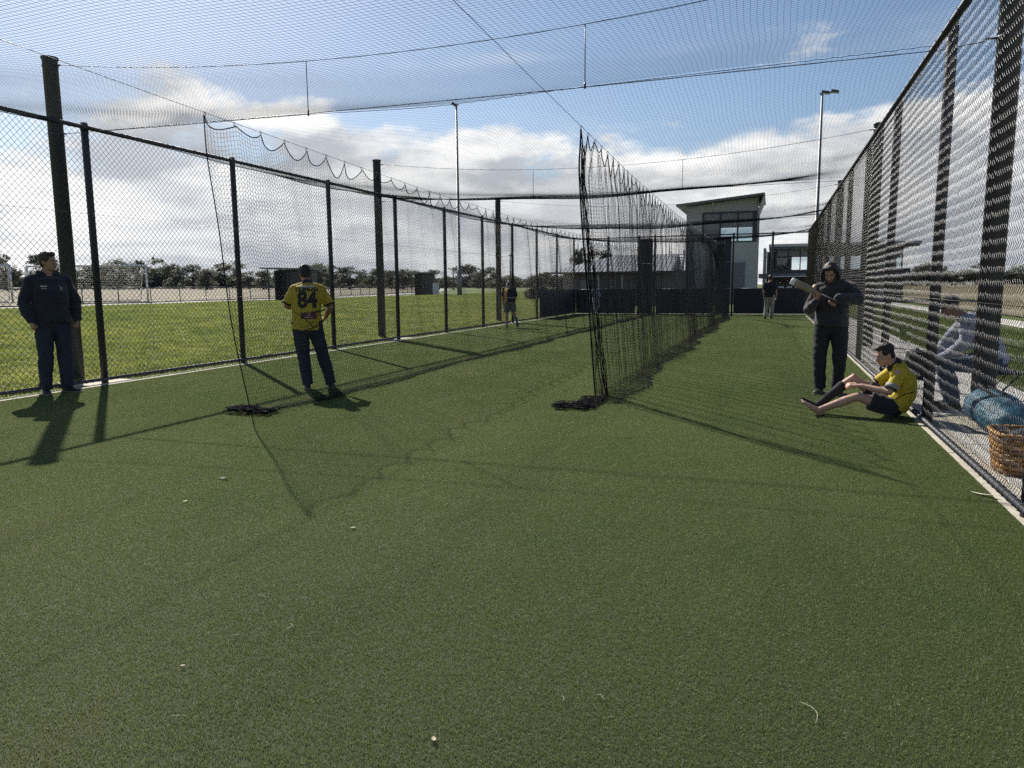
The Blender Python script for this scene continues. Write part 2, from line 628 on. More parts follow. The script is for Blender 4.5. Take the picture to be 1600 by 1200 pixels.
def blade_patch(name, size, n, h0, h1, w0, w1, lean, seed, bend=0.5):
    r = np.random.default_rng(seed)
    x, y = r.uniform(-size / 2, size / 2, n), r.uniform(-size / 2, size / 2, n)
    h, w = r.uniform(h0, h1, n), r.uniform(w0, w1, n)
    a = r.uniform(0, 2 * np.pi, n)
    la = r.uniform(0, 2 * np.pi, n)
    ll = np.abs(r.normal(0, lean, n)) * h
    ux, uy = np.cos(a) * w / 2, np.sin(a) * w / 2
    lx, ly = np.cos(la) * ll, np.sin(la) * ll
    V = np.empty((n, 5, 3))
    V[:, 0] = np.stack([x - ux, y - uy, np.full(n, -0.001)], -1)
    V[:, 1] = np.stack([x + ux, y + uy, np.full(n, -0.001)], -1)
    V[:, 2] = np.stack([x + ux * .8 + lx * .35, y + uy * .8 + ly * .35, h * .62], -1)
    V[:, 3] = np.stack([x - ux * .8 + lx * .35, y - uy * .8 + ly * .35, h * .62], -1)
    V[:, 4] = np.stack([x + lx, y + ly, h * (1 - bend * np.clip(ll / h, 0, 1) * .5)], -1)
    b = np.arange(n) * 5
    F3 = np.concatenate([np.stack([b, b + 1, b + 2], -1), np.stack([b, b + 2, b + 3], -1), np.stack([b + 3, b + 2, b + 4], -1)])
    return arr_mesh(name, V.reshape(-1, 3), F3)


pts = [(x, y, 0.0005) for x in np.arange(-9.25 + .267, 1.42, 0.5335) for y in np.arange(-0.2, YR, 0.5335)]
scatter('turf_pile', pts, blade_patch('turf_pile_patch', 0.5335, 25000, 0.0055, 0.0125, 0.0009, 0.0017, 0.75, 5), M_FIBRE,
        'short green synthetic turf pile covering the practice lanes', 'turf')

def field_blade():
    m = bpy.data.materials.new('grass_blade')
    m.use_nodes = True
    t = NT(m.node_tree)
    pos = t.n('ShaderNodeNewGeometry').outputs['Position']
    a = t.noise(pos, 0.22, 5, 0.65)
    b_ = t.noise(pos, 1.6, 4, 0.65)
    w = t.noise(pos, 45, 2, 0.6)
    c = t.mix(t.remap(a, 0.36, 0.64), (0.105, 0.145, 0.026, 1), (0.225, 0.240, 0.058, 1))
    c = t.mix(t.remap(b_, 0.45, 0.66), c, (0.062, 0.088, 0.024, 1))
    c = t.mix(t.math('MULTIPLY', t.remap(w, 0.52, 0.7), 0.7), c, (0.19, 0.20, 0.07, 1))
    p = t.n('ShaderNodeBsdfPrincipled', {'Base Color': c, 'Roughness': 0.5, 'Specular IOR Level': 0.35})
    tr = t.n('ShaderNodeBsdfTranslucent', {'Color': t.mix(0.0, c, c)})
    sc = t.n('ShaderNodeVectorMath', {0: c}, operation='SCALE')
    sc.inputs['Scale'].default_value = 2.1
    t.t.links.new(sc.outputs[0], tr.inputs['Color'])
    mx = t.n('ShaderNodeMixShader', {0: 0.40, 1: p.outputs[0], 2: tr.outputs[0]})
    t.n('ShaderNodeOutputMaterial', {'Surface': mx.outputs[0]})
    return m


M_BLADE = field_blade()
M_BLADE2 = pbr('verge_blade', (0.100, 0.135, 0.040), 0.5, col2=(0.075, 0.105, 0.03), vscale=1.3, trans=((0.20, 0.25, 0.06), 0.35))
pts = []
for x in np.arange(-37.5, -9.9, 1.0):
    for y in np.arange(-1.0, 118, 1.0):
        if x > -41.5 and x * 0.33 * -1 + y * .94 > 4 and math.atan2(-x, y) < R(62):
            pts.append((x, y, float(gz(x, y))))
scatter('field_grass', pts, blade_patch('field_grass_patch', 1.06, 2600, 0.025, 0.15, 0.006, 0.022, 0.75, 8), M_BLADE,
        'bright lush grass on the field outside the left fence', 'grass')
pts = [(x, y, float(gz(x, y))) for x in np.arange(-9.66, -9.45, .2) for y in np.arange(2, 36, .2)]
scatter('fence_weeds', pts, blade_patch('fence_weeds_patch', 0.22, 55, 0.03, 0.075, 0.003, 0.007, 0.8, 18), M_BLADE2,
        'thin strip of weeds along the foot of the left fence', 'weeds')
pts = [(x, y, float(gz(x, y))) for x in np.arange(3.65, 7.4, 1.0) for y in np.arange(4, 60, 1.0)]
scatter('verge_grass', pts, blade_patch('verge_grass_patch', 1.06, 3600, 0.03, 0.07, 0.005, 0.011, 0.7, 9), M_BLADE2,
        'mown grass verge between the two concrete paths on the right', 'grass')


# ================================================================ chain-link fences
def diag_lines(p0, e, L, H, D, z0, nrm, r):
    """two families of straight crossing wires over a rectangle"""
    p0, e, nrm = np.array(p0, float), np.array(e, float), np.array(nrm, float)
    out = []
    for sgn in (1, -1):
        c = np.arange(-H, L + H, D) if True else None
        a0 = c if sgn == 1 else c
        # u = c + sgn*z ; clip u to [0, L]
        zs = np.zeros_like(c)
        ze = np.full_like(c, H)
        if sgn == 1:
            zs = np.maximum(0, -c)
            ze = np.minimum(H, L - c)
        else:
            zs = np.maximum(0, c - L)
            ze = np.minimum(H, c)
        ok = ze - zs > 0.01
        c, zs, ze = c[ok], zs[ok], ze[ok]
        us, ue = c + sgn * zs, c + sgn * ze
        A = p0 + us[:, None] * e + np.stack([0 * zs, 0 * zs, zs + z0], -1) + nrm * (sgn * r * 0.9)
        B = p0 + ue[:, None] * e + np.stack([0 * ze, 0 * ze, ze + z0], -1) + nrm * (sgn * r * 0.9)
        out.append(np.stack([A, B], 1))
    return out


def zig_lines(p0, e, L, H, D, z0, nrm, r):
    """woven zig-zag wires: every leg alternates front and back of the plane, rounded knuckles where neighbours hook"""
    p0, e, nrm = np.array(p0, float), np.array(e, float), np.array(nrm, float)
    g = np.random.default_rng(23)
    nw, na = int(L / (D / 2)), int(H / (D / 2))
    k = np.arange(na + 1)
    amp = D / 2 + 1.6 * r
    off = 0.0030
    # the weave is never quite level: rows drift a little along the fence
    drift = np.cumsum(g.normal(0, 0.0016, nw)) + g.normal(0, 0.0042, nw)
    bow = g.normal(0, 0.0012, (nw, na + 1))
    P = np.empty((nw, (na + 1) * 4, 3))
    for h, (du, dz, dn) in enumerate(((-.16, -.5, 1.0), (0, -.16, .75), (0, .16, -.75), (-.16, .5, -1.0))):
        tip = (k % 2)[None, :]
        u = np.arange(nw)[:, None] * (D / 2) + tip * amp
        sgn = np.where(k % 2 == 1, 1.0, -1.0)[None, :]
        u = u + sgn * du * 0.011 * 1.6 + bow
        side = np.where(k % 2 == 0, 1.0, -1.0)[None, :] * np.ones((nw, 1)) * dn * off
        zz = z0 + k[None, :] * (D / 2) + dz * 0.008 + drift[:, None] + bow * 0.6
        Q = p0 + u[..., None] * e + side[..., None] * nrm
        Q[..., 2] += zz
        P[:, h::4] = Q
    return [P]


def fence(label, pts_post, H, e, nrm, start, L, D, r, zig=None, name='chain_link_fence', rail=0.030):
    org = tuple(pts_post[0])
    t = thing(name, label, 'fence', (org[0], org[1], 0))
    for p in pts_post:
        m = MB()
        m.loft([(p[0], p[1], -0.05), (p[0], p[1], H + 0.06), (p[0], p[1], H + 0.075)], [0.050, 0.050, 0.042], 14)
        m.loft([(p[0], p[1], H - 0.045), (p[0], p[1], H + 0.01)], [0.055, 0.055], 14)
        m.build('post', M_BLACK, t, True)
    s = Vector(start)
    E_ = Vector(e)
    for nm, z, rr in (('top_rail', H, rail), ('bottom_rail', 0.07, rail * 0.85)):
        m = MB()
        m.tube([s + Vector((0, 0, z)), s + E_ * L + Vector((0, 0, z))], rr, 10)
        # lacing loops round the rail
        for q in np.arange(0.2, L, 0.30 if nm == 'top_rail' else 0.11):
            c_ = s + E_ * float(q) + Vector((0, 0, z))
            m.tube([c_ - E_ * 0.006, c_ + E_ * 0.006], rr + 0.005, 8)
        m.build(nm, M_BLACK, t, True)
    if zig:
        polys = []
        a = np.array(start, float)
        if zig[0] > 0:
            polys += diag_lines(a, e, zig[0], H - .1, D, 0.07, nrm, r)
        polys2 = zig_lines(a + np.array(e) * zig[0], e, zig[1] - zig[0], H - .1, D, 0.07, nrm, r)
        polys += diag_lines(a + np.array(e) * zig[1], e, L - zig[1], H - .1, D, 0.07, nrm, r)
        V1, F1 = strands(polys, r, 4)
        V2, F2 = strands(polys2, r, 5)
        V = np.concatenate([V1, V2])
        Fc = np.concatenate([F1, F2 + len(V1)])
        o = link('wire_mesh', arr_mesh('wire_mesh', V - np.array([org[0], org[1], 0]), Fc), M_WIRE, t, True)
    else:
        o = strand_obj('wire_mesh', diag_lines(start, e, L, H - .1, D, 0.07, nrm, r), r, M_WIRE, t, 4)
    o['kind'] = 'stuff'
    # two tension wires threaded through the mesh
    for z in (1.25, 2.5):
        m = MB()
        m.tube([s + Vector((0, 0, z)), s + E_ * L + Vector((0, 0, z))], 0.0025, 5)
        m.build('tension_wire', M_WIRE, t, True)
    return t


FH = 3.73
left_posts = [(XL, 8.39 + 3.123 * k) for k in range(-2, 9)]
fence('tall black chain-link fence along the grass field on the left', left_posts, FH, (0, 1, 0), (1, 0, 0), (XL + 0.055, 1.0, 0), YR - 1.0, 0.092, 0.0027)
right_posts = [(XR, 8.19 + 3.145 * k) for k in range(-2, 9)]
fence('tall black chain-link fence beside the concrete path on the right', right_posts, FH, (0, 1, 0), (1, 0, 0), (XR - 0.055, 0.5, 0), YR - 0.5, 0.094, 0.0022, zig=(1.5, 13.0))
rear_x = [XL, -7.75, -6.22, -5.45, -3.9, -1.80, -0.06, XR]
fence('tall black chain-link fence closing the far end of the lanes', [(x, YR) for x in rear_x], FH, (1, 0, 0), (0, 1, 0), (XL, YR, 0), XR - XL, 0.088, 0.0024)

# padded panels and screens at the far end
M_PAD = pbr('navy_vinyl_pad', (0.020, 0.023, 0.038), 0.5, var=0.2, vscale=2, bump=0.1, bscale=12)


def screen_mat():
    m = bpy.data.materials.new('shade_cloth')
    m.use_nodes = True
    t = NT(m.node_tree)
    tc = t.n('ShaderNodeTexCoord').outputs['Object']
    v = t.n('ShaderNodeTexVoronoi', {'Vector': tc, 'Scale': 34.0})
    hole = t.remap(v.outputs['Distance'], 0.10, 0.22, 1.0, 0.0)
    b = t.n('ShaderNodeBsdfPrincipled', {'Base Color': (0.016, 0.017, 0.022, 1), 'Roughness': 0.7})
    tr = t.n('ShaderNodeBsdfTransparent')
    mx = t.n('ShaderNodeMixShader', {0: t.math('MULTIPLY', hole, 0.75), 1: b.outputs[0], 2: tr.outputs[0]})
    t.n('ShaderNodeOutputMaterial', {'Surface': mx.outputs[0]})
    return m


M_SCREEN = screen_mat()
for (a, b, lab) in ((-9.35, -6.35, 'low black shade-cloth screen across the far left lane'),
                    (-5.35, -2.65, 'low black shade-cloth screen across the far middle lane'),
                    (-1.72, 1.42, 'low black shade-cloth screen across the far right lane')):
    t = thing('screen', lab, 'screen', ((a + b) / 2, YR - 0.12, 0))
    m = MB()
    m.box(((a + b) / 2, YR - 0.12, 0.63), (b - a, 0.012, 1.14))
    m.build('cloth', M_SCREEN, t)
    m = MB()
    m.tube([(a, YR - 0.125, 1.21), (b, YR - 0.125, 1.21)], 0.018, 8)
    m.build('top_batten', M_BLACK, t, True)
    m = MB()
    m.tube([(a, YR - 0.125, 0.05), (b, YR - 0.125, 0.05)], 0.022, 8)
    m.build('bottom_batten', M_BLACK, t, True)
for (a, b, lab) in ((-6.14, -5.53, 'tall dark padded panel behind the end of the left net'),
                    (-2.56, -1.88, 'tall dark padded panel behind the end of the middle net')):
    t = thing('padded_panel', lab, 'padded panel', ((a + b) / 2, YR - 0.16, 0))
    for z0, z1 in ((0.02, 1.22), (1.235, 2.44), (2.455, 3.62)):
        m = MB()
        m.box(((a + b) / 2, YR - 0.16, (z0 + z1) / 2), (b - a, 0.10, z1 - z0))
        m.build('pad', M_PAD, t, bevel=0.02)
for k, (a, b, lab) in enumerate(((30.30, 33.33, 'dark solid panel low on the left fence, nearer of the two'),
                                 (33.42, 36.40, 'dark solid panel low on the left fence, in the far corner'))):
    t = thing('fence_panel', lab, 'panel', (XL + 0.12, (a + b) / 2, 0))
    m = MB()
    m.box((XL + 0.12, (a + b) / 2, 0.66), (0.03, b - a, 1.16))
    m.build('sheet', M_PAD, t, bevel=0.004)
    for z in (0.3, 1.0):
        for y in (a + .15, (a + b) / 2, b - .15):
            m = MB()
            m.ball((XL + 0.138, y, z), (0.006, 0.02, 0.02), 8)
            m.build('bolt', M_CABLE, t, True)

# ================================================================ big net poles with footings
TY = [8.55, 18.2, 27.6]
for i, y in enumerate(TY):
    for x, side in ((-10.25, 'left'), (2.05, 'right')):
        order = ('nearest', 'second', 'farthest')[i]
        t = thing('net_pole', f'{order} thick black net pole outside the {side} fence', 'pole', (x, y, 0), group='thick poles carrying the roof net')
        m = MB()
        m.loft([(x, y, -0.1), (x, y, 4.78), (x, y, 4.80), (x, y, 4.83), (x, y, 4.835)], [0.108, 0.104, 0.118, 0.118, 0.09], 20)
        m.build('shaft', M_BLACK, t, True)
        for z in (4.70, 3.72):
            m = MB()
            m.loft([(x, y, z - .012), (x, y, z + .012)], [0.112, 0.112], 18)
            sx = 1 if x < 0 else -1
            m.tube([(x + sx * .10, y, z), (x + sx * .20, y, z)], 0.012, 6)
            m.build('cable_clamp', M_CABLE, t, True)
        m = MB()
        xx = x + (.35 if x < 0 else -.20)
        m.box((xx, y - .1, -0.03), (1.05 if x < 0 else .5, 0.8, 0.075))
        m.build('footing', M_KERB, t, bevel=0.006)


def catenary(a, b, sag, n=24, pts=None):
    a, b = Vector(a), Vector(b)
    out = []
    for i in range(n + 1):
        t = i / n
        p = a.lerp(b, t)
        p.z -= 4 * sag * t * (1 - t)
        out.append(p)
    return out


for i, y in enumerate([-1.2] + TY):
    t = thing('cable_truss', ['cable truss spanning the lanes overhead, behind the viewer', 'nearest wire cable truss hung across the lanes between the poles',
                              'second wire cable truss hung across the lanes', 'farthest wire cable truss hung across the lanes'][i], 'cable', (-4, y, 3.6),
              group='cable trusses')
    A, B = (-10.05, y, 4.70), (1.85, y, 4.70)
    up = catenary(A, B, 0.42)
    m = MB()
    m.tube(up, 0.0045, 5)
    m.build('upper_cable', M_CABLE, t, True)
    lo = [Vector((-10.05, y, 3.72)), Vector((-9.5, y, 3.715)), Vector((-5.8, y, 3.66)), Vector((-2.1, y, 3.645)), Vector((1.5, y, 3.66)), Vector((1.85, y, 3.70))]
    m = MB()
    m.tube(lo, 0.005, 5)
    m.build('lower_cable', M_CABLE, t, True)
    for x in (-5.8, -2.1):
        tt = (x + 10.05) / 11.9
        zt = 4.70 - 4 * .42 * tt * (1 - tt)
        m = MB()
        m.tube([(x, y, zt), (x, y, 3.66)], 0.006, 5)
        m.tube([(x, y, 3.63), (x, y, 3.70)], 0.012, 6)
        m.build('dropper', M_CABLE, t, True)

# ================================================================ roof net
YS = np.array([-1.2] + TY + [YR])


def roofz(x, y):
    x, y = np.asarray(x, float), np.asarray(y, float)
    i = np.clip(np.searchsorted(YS, y) - 1, 0, len(YS) - 2)
    t = (y - YS[i]) / (YS[i + 1] - YS[i])
    xn = np.abs((x + 4.0) / 5.5)
    s = (4 * t * (1 - t))
    sag = np.array([0.40, 0.46, 0.44, 0.40])[i] * (1 - 0.82 * np.clip(xn, 0, 1) ** 3)
    wave = 0.018 * np.sin(x * 1.9 + y * 0.7) + 0.014 * np.sin(y * 2.3 - x * 1.1)
    return 3.665 + 0.06 * xn ** 2 - sag * s + wave * s - 0.05 * np.exp(-((x + 4) / 1.3) ** 2)


SP = 0.050
xs = np.arange(XL, XR + 0.001, SP)
yl = np.arange(-1.2, YR + 0.001, 0.25)
X, Y = np.meshgrid(xs, yl, indexing='ij')
Xw = X + 0.020 * np.sin(Y * 1.3 + X * 0.8) + 0.012 * np.sin(Y * 3.7 + X * 2.1)
P1 = np.stack([Xw, Y, roofz(X, Y)], -1)
yc = np.arange(-1.2, YR, SP)
xl = np.linspace(XL, XR, 34)
X2, Y2 = np.meshgrid(xl, yc, indexing='ij')
Yw = Y2 + 0.03 * np.sin(X2 * 1.1 + Y2 * 0.6) + 0.012 * np.sin(X2 * 3.3)
P2 = np.transpose(np.stack([X2, Yw, roofz(X2, Y2)], -1), (1, 0, 2))
rn = thing('roof_net', 'fine black netting stretched overhead across all the lanes', 'net', (-4, 17, 3.6))
o = strand_obj('mesh', [P1, P2], 0.0011, M_NET, rn, 3)
o['kind'] = 'stuff'
for x in (XL + 0.03, XR - 0.03):
    m = MB()
    m.tube([(x, y_, float(roofz(x, y_)) + 0.004) for y_ in np.arange(-1.2, YR, 0.6)], 0.005, 5)
    m.build('border_rope', M_ROPE, rn, True)
# seams where the net is laced to the trusses
for y in TY:
    m = MB()
    m.tube([(x, y + .015, float(roofz(x, y)) - 0.012 + 0.004 * math.sin(x * 40)) for x in np.arange(XL, XR, 0.08)], 0.0035 if y < 10 else 0.0018, 5)
    m.build('seam_rope', M_ROPE, rn, True)
# ================================================================ lane cables and divider nets
def cable_z(y):
    return np.interp(y, [-3, 4.3, 6.5, 8.5, 12, 17, 25, 31, YR], [3.62, 3.36, 3.27, 3.20, 3.08, 3.0, 2.98, 3.05, 3.35])


def divider(label, xt, xb, y0, y1, pleat, clip, seed, spill, name='divider_net', scal=0.16):
    r = np.random.default_rng(seed)
    t = thing(name, label, 'net', (xb, y0, 0), group='nets dividing the lanes')
    # support cable
    m = MB()
    m.tube([(xt, y_, float(cable_z(y_))) for y_ in np.arange(-2.5, YR, 0.8)], 0.0028, 5)
    m.build('cable', M_CABLE, t, True)
    ph = r.uniform(0, 6.28, 6)

    def plx(y, zz):
        """sideways offset of the hanging net"""
        if pleat <= 0:
            return 0.035 * np.sin(y * 2.6 + ph[0] + zz * .5) + 0.02 * np.sin(y * 6.1 + ph[1]) + 0.05 * np.sin(y * .8 + ph[2]) * (1 - zz / 3.2)
        w = 2 * np.pi / 0.34
        a = pleat * (0.75 + 0.5 * np.sin(y * 1.7 + ph[3]) ** 2)
        fade = 0.55 + 0.45 * np.clip(1 - zz / 3.4, 0, 1)
        return a * fade * np.sin(w * y + 1.6 * np.sin(y * 1.3 + ph[4]) + 0.25 * zz) + 0.06 * np.sin(y * .9 + ph[2]) + 0.3 * a * np.sin(2.7 * w * y + ph[5])

    yy = np.arange(y0, y1, 0.01)
    xx = plx(yy, np.zeros_like(yy) + 1.2)
    if pleat > 0:
        seg = np.hypot(np.gradient(xx), np.gradient(yy))
    else:
        seg = np.full_like(yy, 0.01)
    s = np.cumsum(seg)
    sp = 0.046
    yc = np.interp(np.arange(0, s[-1], sp), s, yy)

    def top(y):
        p = np.mod((y - y0) / clip, 1.0)
        k_ = np.floor((y - y0) / clip)
        rr = 0.40 + 0.85 * np.abs(np.sin(k_ * 12.9898 + ph[0]))
        sc = np.sin(np.pi * p ** (0.62 + 0.5 * np.abs(np.sin(k_ * 4.7 + ph[1])))) ** 0.85 * rr
        return cable_z(y) - 0.03 - scal * sc * (0.8 + 0.4 * np.sin(y * 2.2 + ph[1]) ** 2)

    fr = 0.62 if pleat > 0 else 0.22

    def surf(y, h):
        """h in 0..1 up the hanging net"""
        zt = top(y)
        z = 0.015 + (zt - 0.015) * h
        # excess net near the floor slumps
        x = xt + (xb - xt) * (1 - h) ** 1.4 + plx(y, z) * np.clip((1 - h) * 8, 0.12, 1)
        return np.stack([x, y + 0.02 * np.sin(z * 3 + y * 5) + fr * (1 - h) ** 1.1 * np.exp(-(y - y0) / 2.5), z], -1)

    H = np.linspace(0, 1, 26)
    Yc, Hc = np.meshgrid(yc, H, indexing='ij')
    ver = surf(Yc, Hc)
    rows = np.linspace(0, 1, 69)
    dy = 0.05 if pleat > 0 else 0.12
    yr = np.arange(y0, y1, dy)
    Hr, Yr = np.meshgrid(rows, yr, indexing='ij')
    hor = surf(Yr, Hr)
    o = strand_obj('mesh', [ver, hor], 0.0016 if pleat <= 0 else 0.00115, M_NET, t, 3)
    o['kind'] = 'stuff'
    # slack net lying on the turf along the foot
    lay = []
    for q in range(spill[1]):
        wmax = spill[0] * (0.75 + 0.25 * q / max(1, spill[1] - 1))
        wk = np.linspace(0, wmax, 9)
        def fl(y, w):
            edge = 0.75 + 0.25 * np.sin(y * 0.9 + ph[0] + q) + 0.12 * np.sin(y * 3.1 + ph[1])
            x = xb + plx(y, 0.0 * y) * 0.6 + w * edge - 0.02
            z = 0.014 + 0.010 * np.abs(np.sin(y * 9 + w * 22 + q * 2)) + 0.035 * np.exp(-((w - 0.02) / .05) ** 2) + 0.012 * q
            return np.stack([x, y + 0.05 * np.sin(w * 9 + y * 2 + q), z], -1)
        A, B = np.meshgrid(yc[::2] if pleat > 0 else yc, wk, indexing='ij')
        lay.append(fl(A, B))
        B2, A2 = np.meshgrid(np.linspace(0, wmax, 9), np.arange(y0, y1, 0.12), indexing='ij')
        lay.append(fl(A2, B2))
        if q == 0:
            e1 = fl(np.arange(y0, y1, .12), np.full(len(np.arange(y0, y1, .12)), wmax))
            rope = [tuple(p) for p in e1]
    o = strand_obj('slack_net', lay, 0.0011, M_NET, t, 3)
    o['kind'] = 'stuff'
    m = MB()
    m.tube(rope, 0.006, 5)
    m.build('foot_rope', M_ROPE, t, True)
    # scalloped top rope and its clips
    ty = np.arange(y0, y1, clip / 10)
    m = MB()
    tp = surf(ty, np.ones_like(ty))
    m.tube([tuple(p) for p in tp], 0.0065, 5)
    m.build('top_rope', M_ROPE, t, True)
    nclip = int((y1 - y0) / clip)
    for k in range(nclip):
        y_ = y0 + k * clip
        m = MB()
        zc = float(cable_z(y_))
        m.tube([(xt, y_, zc + .012), (xt + .012, y_, zc - .01), (xt, y_, zc - .045), (xt - .012, y_, zc - .01), (xt, y_, zc + .012)], 0.0035, 5)
        m.build('clip', M_CABLE, t, True)
    # front edge rope
    hh = np.linspace(0, 1, 30)
    ep = surf(np.full(30, y0), hh)
    m = MB()
    m.tube([tuple(p) for p in ep], 0.007 if pleat <= 0 else 0.010, 6)
    m.build('edge_rope', M_ROPE, t, True)
    return t, surf


def tangle(mb_, c, size, n, seed, r=0.005):
    g = random.Random(seed)
    for _ in range(n):
        p = Vector((g.gauss(0, .45), g.gauss(0, .45), abs(g.gauss(0, .45))))
        d = Vector((g.gauss(0, 1), g.gauss(0, 1), g.gauss(0, .4))).normalized()
        pts = []
        for k in range(12):
            pts.append(Vector((c[0] + p.x * size[0], c[1] + p.y * size[1], max(0.012, c[2] + p.z * size[2]))))
            d = (d + Vector((g.gauss(0, .55), g.gauss(0, .55), g.gauss(0, .35)))).normalized()
            p = p + d * 0.30
            for ax in range(3):
                if abs(p[ax]) > 1:
                    p[ax] *= 0.85
                    d[ax] *= -0.6
            p.z = abs(p.z) * .9
        mb_.tube(pts, r, 4)


lt, lsurf = divider('left divider net with scalloped top edge hanging beside the man in the yellow shirt', -5.78, -5.52, 6.62, YR - .25, 0.0, 0.455, 4, (0.40, 2))
m = MB()
tangle(m, (-5.50, 6.78, 0.03), (0.30, 0.16, 0.05), 46, 3)
m.build('gathered_foot', M_ROPE, lt, True)
mt, msurf = divider('middle divider net gathered in dense black pleats down the centre', -2.12, -1.98, 8.45, YR - .9, 0.085, 0.36, 9, (0.50, 2), scal=0.22)
m = MB()
tangle(m, (-2.14, 8.10, 0.03), (0.20, 0.16, 0.05), 34, 5)
tangle(m, (-2.02, 8.50, 0.02), (0.16, 0.42, 0.035), 60, 6, .0035)
m.build('gathered_foot', M_ROPE, mt, True)
# gathered leading edge: bundled vertical strands
m = MB()
for k in range(12):
    g = random.Random(k)
    y_ = 8.45 + g.random() * .30
    ax, fx = g.uniform(-.05, .07), g.uniform(.5, 2)
    pts = []
    for q in range(16):
        h = q / 15
        p = msurf(np.array([y_]), np.array([h]))[0]
        pts.append((p[0] + ax * (1 - h) + 0.018 * math.sin(q * fx + k), p[1] + 0.02 * math.sin(q * .7 + k), p[2] - (0.12 * g.random() if q == 15 else 0)))
    m.tube(pts, 0.0048, 4)
m.build('bundled_edge', M_ROPE, mt, True)
m = MB()
for k in range(70):                     # hanging pleat ropes where folds of net double up
    g = random.Random(200 + k)
    y_ = 8.6 + (k / 70) ** 1.1 * 26.5 + g.uniform(-.08, .08)
    ax = g.uniform(-.06, .10)
    pts = []
    for q in range(9):
        h = q / 8 * g.uniform(.985, 1.0)
        p = msurf(np.array([y_]), np.array([h]))[0]
        pts.append((p[0] + ax * (1 - h) + 0.012 * math.sin(q * 1.3 + k), p[1] + .12 * (1 - h) * math.sin(k * 1.7), p[2]))
    m.tube(pts, 0.0034, 4)
m.build('pleat_folds', M_ROPE, mt, True)
# loose net fold drooping from the roof at the far end of the middle net
m = MB()
for k in range(26):
    a = k / 25
    xk = -3.15 + 1.5 * a
    pts = []
    for q in range(12):
        h = q / 11
        pts.append((xk * (1 - h) + (-2.05 - .35 * a) * h + .25 * math.sin(h * 3.1) * (1 - a), 27.8 + 4 * h * a + 1.5 * h, 3.35 - 2.0 * h * (0.4 + .6 * a) + .03 * math.sin(q + k)))
    m.tube(pts, 0.006, 3)
o = m.build('loose_fold', M_NET, mt, True)

# ================================================================ background: field boundary, goals, sheds, light poles
M_WHITE = pbr('white_paint', (0.72, 0.73, 0.74), 0.5, var=0.12, vscale=2)
M_DKGREY = pbr('charcoal_steel', (0.050, 0.052, 0.060), 0.6, var=0.2, vscale=1)
M_GALV = pbr('galvanised_steel', (0.26, 0.27, 0.28), 0.5, metal=0.5, var=0.2, vscale=1.5)

bt = thing('boundary_fence', 'low dark rail fence along the edge of the dry sports field', 'fence', (-43, 40, 0.4))
by = np.arange(10, 150, 3.0)
bx = bound_x(by) - 0.9
for x, y in zip(bx, by):
    z = float(gz(x, y))
    m = MB()
    m.tube([(x, y, z - .1), (x, y, z + 1.18)], 0.035, 8)
    m.build('post', M_BLACK, bt, True)
for i in range(len(by) - 1):
    a, b = Vector((bx[i], by[i], float(gz(bx[i], by[i])))), Vector((bx[i + 1], by[i + 1], float(gz(bx[i + 1], by[i + 1]))))
    m = MB()
    m.tube([a + Vector((0, 0, 1.15)), b + Vector((0, 0, 1.15))], 0.032, 6)
    m.tube([a + Vector((0, 0, 0.10)), b + Vector((0, 0, 0.10))], 0.028, 6)
    m.build('rail', M_BLACK, bt, True)
polys = []
for i in range(len(by) - 1):
    a, b = np.array([bx[i], by[i], float(gz(bx[i], by[i]))]), np.array([bx[i + 1], by[i + 1], float(gz(bx[i + 1], by[i + 1]))])
    e = (b - a)
    L = np.linalg.norm(e)
    polys += diag_lines(a, e / L, L, 1.05, 0.16, 0.1, (1, 0, 0), 0.004)
o = strand_obj('wire_mesh', polys, 0.0035, M_WIRE, bt, 3)
o['kind'] = 'stuff'


def goal(u0, u1, dep, label):
    a, b = at(u0, 462, dep), at(u1, 461, dep)
    za = float(gz(a.x, a.y)) + .06
    a.z = b.z = za
    H = 2.75
    t = thing('goal', label, 'goal', (a.x, a.y, za), group='white goals on the dry field')
    up = Vector((0, 0, H))
    back = Vector((-0.75, 0.45, 0)).normalized() * 2.2
    for p in (a, b):
        m = MB()
        m.tube([p, p + up], 0.075, 10)
        m.build('post', M_WHITE, t, True)
        m = MB()
        m.tube([p + up, p + up + back * .45, p + back + Vector((0, 0, .05))], 0.035, 6)
        m.tube([p + Vector((0, 0, .06)), p + back + Vector((0, 0, .06))], 0.05, 6)
        m.build('side_frame', M_WHITE, t, True)
    m = MB()
    m.tube([a + up, b + up], 0.075, 10)
    m.build('crossbar', M_WHITE, t, True)
    m = MB()
    m.tube([a + back + Vector((0, 0, .06)), b + back + Vector((0, 0, .06))], 0.05, 6)
    m.build('ground_bar', M_WHITE, t, True)
    A, B, K, U_ = [np.array(q) for q in (a, b, back, up)]
    s = np.linspace(0, 1, 60)
    w = np.linspace(0, 1, 9)
    S, W = np.meshgrid(s, w, indexing='ij')
    top, bot = A + U_ + K * .45, A + K
    pv = top + (bot - top) * W[..., None] + (B - A) * S[..., None]
    s2 = np.linspace(0, 1, 22)
    S2, W2 = np.meshgrid(s2, np.linspace(0, 1, 2), indexing='ij')
    ph = top + (bot - top) * S2[..., None] + (B - A) * W2[..., None]
    o = strand_obj('net', [pv, ph], 0.006, M_WHITE, t, 3)
    o['kind'] = 'stuff'


goal(46, 231, 56, 'white soccer goal behind the low rail fence, beside the man in the navy hoodie')
goal(-150, 19, 54, 'white soccer goal cut off by the left edge of the picture')


